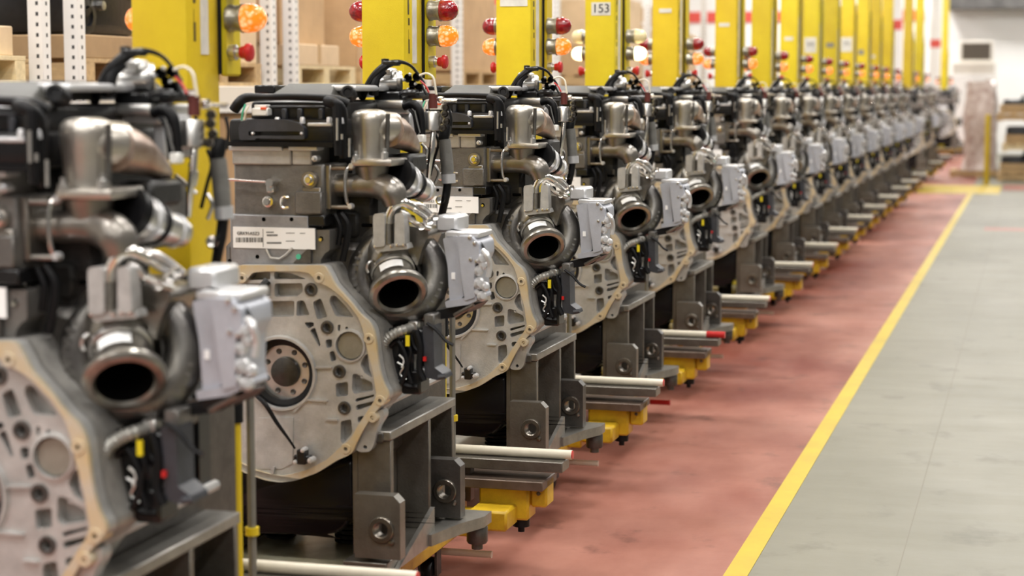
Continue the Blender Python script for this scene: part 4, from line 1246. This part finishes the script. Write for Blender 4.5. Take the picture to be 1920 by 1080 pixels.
# number plates on the masts
def plate_on(i, px0, py0, px1, py1, txt=None, m='label_white', tsize=0.05, tm_='print_black'):
    r = carts[i]
    Y = LIP_Y[i] + 1.05
    a, b = at(px0, py1, Y), at(px1, py0, Y)
    x0 = max(a.x - XE, MX0 + 0.003)
    x1 = min(b.x - XE, MX1 - 0.003)
    o = bpy.data.objects.new('number_plate', MB().box(x0, x1, 1.0475, 1.0505, a.z, b.z).mesh('number_plate', m))
    COL.objects.link(o)
    mast_o = [ch for ch in r.children if ch.name.startswith('mast')][0]
    o.parent = mast_o
    if txt:
        o['label'] = 'plate reading ' + txt
        t = text_mesh(txt, tsize, 'number_print', tm_)
        t.transform(Matrix.Translation(((x0 + x1) / 2, 1.0465, (a.z + b.z) / 2)))
        q = bpy.data.objects.new('number_print', t)
        COL.objects.link(q)
        q.parent = mast_o
plate_on(2, 938, -26, 989, 12, None, 'strip_white')
plate_on(3, 1109, 4, 1145, 29, '153', 'strip_white', 0.062)
plate_on(4, 1236, 16, 1259, 24, None, 'strip_white')
plate_on(5, 1348, 43, 1368, 50, None, 'strip_white')
plate_on(7, 1471, 69, 1487, 76, None, 'strip_white')
plate_on(8, 1508, 70, 1531, 99, '99', 'strip_white', 0.075, 'print_grey')
plate_on(9, 1549, 80, 1564, 89, None, 'pole_grey')
plate_on(10, 1576, 70, 1598, 97, '79', 'strip_white', 0.075, 'print_grey')
plate_on(11, 1609, 93, 1620, 103, None, 'pole_grey')
plate_on(12, 1631, 103, 1641, 109, None, 'strip_white')

# ------------------------------------------------------------------ storage racks behind the row
RX = -4.6
SHELF = CAM_H + 0.02
def ry(px):
    return atx(px, 80, RX).y
UPR = [ry(q) for q in (74, 140, 503, 545, 800, 857, 1010, 1040, 1213, 1240)]
bays = [(UPR[0] - 3.0, UPR[0] + 0.04), (UPR[1] - 0.04, UPR[2] + 0.04), (UPR[3] - 0.04, UPR[4]), (UPR[5] - 0.04, UPR[6]), (UPR[7], UPR[8] + 0.04), (UPR[9], UPR[9] + 3.2)]
bay_names = ['at the left edge of the picture', 'between the two left white uprights and the first mast', 'behind the second cart mast', 'between the second and third cart masts', 'behind the fourth cart mast', 'far end of the racks']
def rack(y0, y1, lab):
    T = Tmpl()
    for y in (y0 + 0.04, y1 - 0.04):
        for x in (0.0, -1.1):
            ui_ = T.p('upright', MB().box(x - 0.04, x + 0.04, y - 0.04, y + 0.04, 0, 4.6, 0.004), 'rack_white')
            if x == 0.0:
                sl = MB()
                k = 1.6
                while k < 2.7:
                    sl.box(x - 0.006 + 0.012, x + 0.008 + 0.012, y - 0.0408, y - 0.038, k, k + 0.018)
                    sl.box(x + 0.038, x + 0.0408, y - 0.006, y + 0.008, k, k + 0.018)
                    k += 0.05
                T.p('slot_row', sl, 'slot_dark', ui_, None, 'stuff')
        br_ = MB()
        for k in range(6):
            z0 = 0.3 + k * 0.7
            br_.cyl((0, y, z0), (-1.1, y, z0 + (0.6 if k % 2 else 0.0)), 0.015, n=6)
        T.p('brace', br_, 'rack_white')
    for z in (0.35, SHELF, 3.3):
        for x in (0.0, -1.1):
            T.p('beam', MB().box(x - 0.025, x + 0.025, y0 + 0.08, y1 - 0.08, z - 0.11, z, 0.004), 'beam_cream')
    return T.inst('pallet_rack', (RX, 0, 0), lab, 'rack', 'pallet racks')
for (y0, y1), nm in zip(bays, bay_names):
    rack(y0, y1, 'white pallet rack bay ' + nm)

def pallet_tmpl(L, D, m):
    T = Tmpl()
    for k in range(5):
        x = -D / 2 + 0.05 + k * (D - 0.1) / 4
        T.p('deck_board', MB().box(x - 0.05, x + 0.05, -L / 2, L / 2, 0.115, 0.137, 0.002), m)
    for y in (-L / 2 + 0.05, 0, L / 2 - 0.05):
        T.p('stringer', MB().box(-D / 2, D / 2, y - 0.045, y + 0.045, 0.022, 0.115, 0.002), m)
    for x in (-D / 2 + 0.05, 0, D / 2 - 0.05):
        T.p('base_board', MB().box(x - 0.05, x + 0.05, -L / 2, L / 2, 0.0, 0.022, 0.002), m)
    return T
PAL = pallet_tmpl(1.1, 1.1, 'pallet_wood')
PALP = pallet_tmpl(1.1, 1.1, 'pale_wood')
def carton(x, y, z, dx, dy, dz, m, label, group='cartons on the racks', tape=True):
    T = Tmpl()
    T.p('carton_body', MB().box(-dx / 2, dx / 2, -dy / 2, dy / 2, 0, dz, 0.006), m)
    if tape:
        T.p('tape', MB().box(-dx / 2 - 0.001, dx / 2 + 0.0015, -0.03, 0.03, dz - 0.12, dz + 0.001), 'tape_tan')
    T.p('flap_seam', MB().box(-dx / 2 + 0.01, dx / 2 - 0.01, -0.003, 0.003, dz - 0.001, dz + 0.0015), 'cardboard_brown')
    return T.inst('carton', (x, y, z), label, 'carton', group)
def casting(x, y, z, s, label):
    r = random.Random(int(y * 100))
    T = Tmpl()
    T.p('cast_body', MB().box(-0.34 * s, 0.34 * s, -0.36 * s, 0.36 * s, 0.0, 0.42 * s, 0.06 * s, 2), 'casting_black')
    for k in range(6):
        p = Vector((0.33 * s, r.uniform(-0.3, 0.3) * s, r.uniform(0.08, 0.38) * s))
        T.p('flange', MB().lathe(p, (1, 0.0, 0), [(0.03 * s, -0.05), (0.08 * s, 0.0), (0.085 * s, 0.02), (0.05 * s, 0.024), (0.05 * s, -0.02), (0.0001, -0.02)], 14), 'casting_black')
    T.p('pipe', MB().tube([(0.2 * s, -0.3 * s, 0.4 * s), (0.3 * s, -0.15 * s, 0.52 * s), (0.25 * s, 0.1 * s, 0.5 * s), (0.3 * s, 0.3 * s, 0.35 * s)], 0.045 * s, 10, 4), 'black_rubber')
    for k in range(4):
        T.p('fitting', MB().lathe((0.35 * s, r.uniform(-0.3, 0.3) * s, r.uniform(0.1, 0.4) * s), (1, 0, 0), [(0.025, -0.02), (0.025, 0.02), (0.0001, 0.022)], 8), 'satin_alu')
    return T.inst('engine_casting', (x, y, z), label, 'casting', 'black castings on the rack')

BX = RX - 0.55
def on_shelf(y, tm=PAL, lab=''):
    tm.inst('pallet', (BX, y, SHELF), lab, 'pallet', 'pallets on the racks')
# left edge bay
yA = UPR[0]
on_shelf(yA - 0.68, PALP, 'pale wooden pallet on the rack at the far left edge')
carton(BX, yA - 0.68, SHELF + 0.137, 1.0, 1.05, 0.14, 'cardboard_pale', 'flat pale carton on the leftmost pallet', tape=False)
casting(BX, yA - 0.68, SHELF + 0.278, 1.05, 'black engine casting above the flat carton, far left')
y0_, y1_ = UPR[1], UPR[2]
on_shelf(y0_ + 0.66, PAL, 'brown wooden pallet right of the two left white uprights')
on_shelf(y1_ - 0.66, PAL, 'brown wooden pallet partly behind the nearest mast')
carton(BX, y0_ + 0.66, SHELF + 0.137, 1.08, 1.08, 0.12, 'cardboard_brown', 'low brown tray right of the left uprights', tape=False)
casting(BX, y0_ + 0.66, SHELF + 0.258, 1.1, 'black engine casting right of the two left uprights')
carton(BX, y1_ - 0.66, SHELF + 0.137, 1.05, 1.08, 0.7, 'cardboard_pale', 'pale tan carton just right of the nearest mast')
for k, (yy, lab) in enumerate(((UPR[0] - 0.75, 'brown carton on the lower rack level at the left edge'), (UPR[1] + 0.7, 'brown carton on the lower rack level, left of the nearest mast'),
                               (UPR[2] - 0.75, 'brown carton on the lower rack level, right of the nearest mast'), (UPR[3] + 0.7, 'brown carton on the lower rack level, beside the pink sack upright'))):
    PAL.inst('pallet', (BX, yy, 0.35), 'pallet under the ' + lab, 'pallet', 'pallets on the racks')
    carton(BX, yy, 0.35 + 0.137, 1.0, 1.1, 1.05, 'cardboard_brown', lab)
y0_, y1_ = UPR[3], UPR[4]
on_shelf(y0_ + 0.64, PALP, 'pale pallet under the tan cartons right of the nearest mast')
on_shelf(y0_ + 1.84, PAL, 'pallet under the large tan carton by the second mast')
carton(BX + 0.05, y0_ + 0.50, SHELF + 0.137, 1.0, 0.74, 0.14, 'cardboard_pale', 'low pale carton on the pallet beside a white upright')
carton(BX - 0.05, y0_ + 0.52, SHELF + 0.278, 0.95, 0.8, 0.80, 'cardboard', 'brown carton standing on the low pale carton')
carton(BX, y0_ + 1.84, SHELF + 0.137, 1.05, 1.1, 0.95, 'cardboard', 'large tan carton left of the second mast')
ys_ = (UPR[2] + UPR[3]) / 2
thing('sack', MB().lathe((0, 0, 0), (0, 0, 1), [(0.0001, 0), (0.10, 0.0), (0.12, 0.06), (0.125, 0.2), (0.10, 0.32), (0.05, 0.38), (0.07, 0.42), (0.0001, 0.43)], 16), 'pink_plastic', 'pink plastic sack between two white rack uprights', 'sack', (RX - 0.5, ys_, SHELF + 0.31))
thing('crate', MB().box(-0.3, 0.3, -0.12, 0.12, 0, 0.34, 0.01), 'casting_black', 'dark crate under the pink sack', 'crate', (RX - 0.5, ys_, SHELF - 0.03))
y0_, y1_ = UPR[5], UPR[6]
on_shelf(y0_ + 0.7, PAL, 'pallet right of the second mast')
on_shelf(y1_ - 0.75, PALP, 'pallet left of the third mast')
carton(BX, y0_ + 0.7, SHELF + 0.137, 1.05, 1.05, 0.8, 'cardboard', 'tan carton right of the second mast lamps')
carton(BX, y1_ - 0.75, SHELF + 0.137, 1.05, 0.9, 0.6, 'cardboard_pale', 'pale carton left of the third mast')
thing('fire_bucket', MB().lathe((0, 0, 0), (0, 0, 1), [(0.0001, 0), (0.1, 0), (0.13, 0.22), (0.12, 0.22), (0.09, 0.02), (0.0001, 0.02)], 18), 'wall_red', 'red bucket on the carton left of the third mast', 'bucket', (BX + 0.3, y1_ - 0.85, SHELF + 0.738))
for k, (y, dz, m) in enumerate(((UPR[8] - 2.2, 0.35, 'cardboard'), (UPR[8] - 0.75, 0.9, 'cardboard_pale'), (UPR[9] + 0.8, 0.9, 'cardboard'), (UPR[9] + 2.2, 0.6, 'cardboard_pale'))):
    on_shelf(y, PAL, ('pallet behind the fourth mast', 'pallet right of the fourth mast', 'pallet behind the fifth mast', 'pallet at the far end of the racks')[k])
    carton(BX, y, SHELF + 0.137, 1.05, 1.05, dz, m, ('tan carton behind the fourth mast', 'pale carton right of the fourth mast', 'tan carton behind the fifth mast', 'pale carton at the far end of the racks')[k])

# ------------------------------------------------------------------ far end of the hall
def fx(px, py, Y):
    return at(px, py, Y)
# partition wall band with red stripe far left
wl = FAR - 0.02
a, b = fx(1700, 30, wl), fx(1030, 18, wl)
struct('trim_1', MB().box(-13.5, fx(1735, 20, wl).x, wl - 0.02, wl, 3.55, 3.85), 'wall_red', 'red stripe across the far wall')
# mezzanine edge along the top of the far wall
mz = fx(1850, 16, FAR - 0.6).z
struct('trim_2', MB().box(fx(1780, 0, FAR).x, 11, FAR - 0.8, FAR, mz, mz + 0.5), 'mezzanine_dark', 'dark duct along the top of the far wall')
# cabinet with monitor
Yc = 50.0
a, b = fx(1785, 160, Yc), fx(1867, 117, Yc)
T = Tmpl()
cxm = (a.x + b.x) / 2
hw = (b.x - a.x) / 2
T.p('cabinet_body', MB().box(-hw, hw, -0.3, 0.3, 0.08, b.z, 0.02), 'cabinet_beige')
T.p('cabinet_door', MB().box(-hw + 0.04, hw - 0.04, -0.315, -0.3, 0.12, b.z - 0.3, 0.004), 'wall_white')
T.p('plinth', MB().box(-hw + 0.03, hw - 0.03, -0.27, 0.27, 0, 0.08), 'dark_iron')
T.inst('cabinet', (cxm, Yc, 0), 'beige cabinet with the monitor against the far wall', 'cabinet')
a2, b2 = fx(1798, 118, Yc - 0.1), fx(1863, 77, Yc - 0.1)
T = Tmpl()
hw2 = (b2.x - a2.x) / 2
T.p('monitor_case', MB().box(-hw2, hw2, -0.05, 0.12, 0.0, b2.z - a2.z, 0.02), 'cabinet_beige')
T.p('screen', MB().box(-hw2 + 0.07, hw2 - 0.07, -0.056, -0.05, 0.07, b2.z - a2.z - 0.06), 'screen_brown')
T.inst('monitor', ((a2.x + b2.x) / 2, Yc, b.z), 'dark screened monitor on the beige cabinet', 'monitor')
# wrapped stack
gY = atz(1835, 333, 0).y
a, b = fx(1803, 333, gY), fx(1872, 152, gY)
PAL.inst('pallet', ((a.x + b.x) / 2, gY + 0.5, 0), 'pallet under the film wrapped load at far right', 'pallet', 'pallets at the hall end')
wrp = MB()
r = random.Random(2)
ws = []
hwx = (b.x - a.x) / 2
for k in range(9):
    t = k / 8
    z = t * (b.z - 0.137)
    s = 1.0 - 0.10 * t + r.uniform(-0.06, 0.06)
    ws.append([(hwx * s * math.copysign(abs(math.cos(q)) ** 0.5, math.cos(q)) + r.uniform(-0.03, 0.03), 0.5 * s * math.copysign(abs(math.sin(q)) ** 0.5, math.sin(q)), z + (r.uniform(-0.1, 0.05) if k == 8 else 0)) for q in [2 * math.pi * j / 20 for j in range(20)]])
vs = [p for ring in ws for p in ring]
fs = [(k * 20 + j, k * 20 + (j + 1) % 20, (k + 1) * 20 + (j + 1) % 20, (k + 1) * 20 + j) for k in range(8) for j in range(20)] + [tuple(range(160, 180))]
thing('wrapped_load', MB().add(vs, fs), 'wrap_film', 'film wrapped load beside the yellow bollard', 'load', ((a.x + b.x) / 2, gY + 0.5, 0.137), sharp=20)
# bollard
bY = atz(1851, 346, 0).y
a, b = fx(1844, 346, bY), fx(1858, 214, bY)
rb_ = (b.x - a.x) / 2
T = Tmpl()
T.p('bollard_tube', MB().lathe((0, 0, 0), (0, 0, 1), [(rb_, 0.012), (rb_, b.z - 0.04), (rb_ * 0.8, b.z - 0.01), (0.0001, b.z)], 20), 'safety_yellow')
T.p('bollard_base', MB().box(-rb_ * 1.5, rb_ * 1.5, -rb_ * 1.5, rb_ * 1.5, 0, 0.012), 'safety_yellow')
T.inst('bollard', ((a.x + b.x) / 2, bY, 0), 'yellow safety bollard by the crossing line', 'bollard')
# pallet stacks at the right edge
py_ = atz(1900, 340, 0).y + 0.6
x_ = fx(1900, 340, py_).x
z_ = 0.0
names = ['lowest', 'middle', 'upper']
def plank_crate(x, y, z, hh, lab):
    Tc = Tmpl()
    n_ = 2
    for q_ in range(n_):
        zz = q_ * hh / n_
        d_ = hh / n_ - 0.012
        Tc.p('plank', MB().box(-0.5, 0.5, -0.5, -0.47, zz, zz + d_, 0.003), 'pallet_wood')
        Tc.p('plank', MB().box(-0.5, 0.5, 0.47, 0.5, zz, zz + d_, 0.003), 'pallet_wood')
        Tc.p('plank', MB().box(-0.5, -0.47, -0.47, 0.47, zz, zz + d_, 0.003), 'pallet_wood')
        Tc.p('plank', MB().box(0.47, 0.5, -0.47, 0.47, zz, zz + d_, 0.003), 'pallet_wood')
    Tc.p('floor_board', MB().box(-0.47, 0.47, -0.47, 0.47, 0, 0.015), 'pallet_wood')
    Tc.inst('crate', (x, y, z), lab, 'crate', 'plank crates at the hall end')
for k, (hh, sc_) in enumerate(((0.20, 0.72), (0.18, 0.72), (0.18, 0.6))):
    xx = x_ + 0.25 + (0.0, 0.08, -0.03)[k]
    (PALP if k == 1 else PAL).inst('pallet', (xx, py_, z_), names[k] + ' pallet of the loose stack at the right edge', 'pallet', 'pallets at the hall end')
    z_ += 0.138
    plank_crate(xx, py_, z_, hh, names[k] + ' plank crate in the pallet stack at the right edge')
    for j, xo in enumerate((-0.24, 0.24)):
        casting(xx + xo, py_, z_ + 0.015, sc_, names[k] + (' left' if j == 0 else ' right') + ' black casting in the stack at the right edge')
    z_ += 0.54 * sc_ + 0.03
# fluted white columns in the hall near the far masts
for k, px in enumerate((1680, 1752)):
    Yk = 48.5
    p = fx(px, 160, Yk)
    T = Tmpl()
    T.p('column_shaft', MB().box(-0.12, 0.12, -0.12, 0.12, 0.0, 6.6, 0.01), 'wall_white')
    T.p('column_band', MB().box(-0.125, 0.125, -0.125, 0.125, 2.75 if k else 3.2, 2.95 if k else 3.45), 'wall_red')
    T.p('base_plate', MB().box(-0.2, 0.2, -0.2, 0.2, 0, 0.02), 'wall_white')
    T.inst('column', (p.x, Yk, 0), ('white column with a red band left of the far masts', 'white column with a red band beside the last mast')[k], 'column')
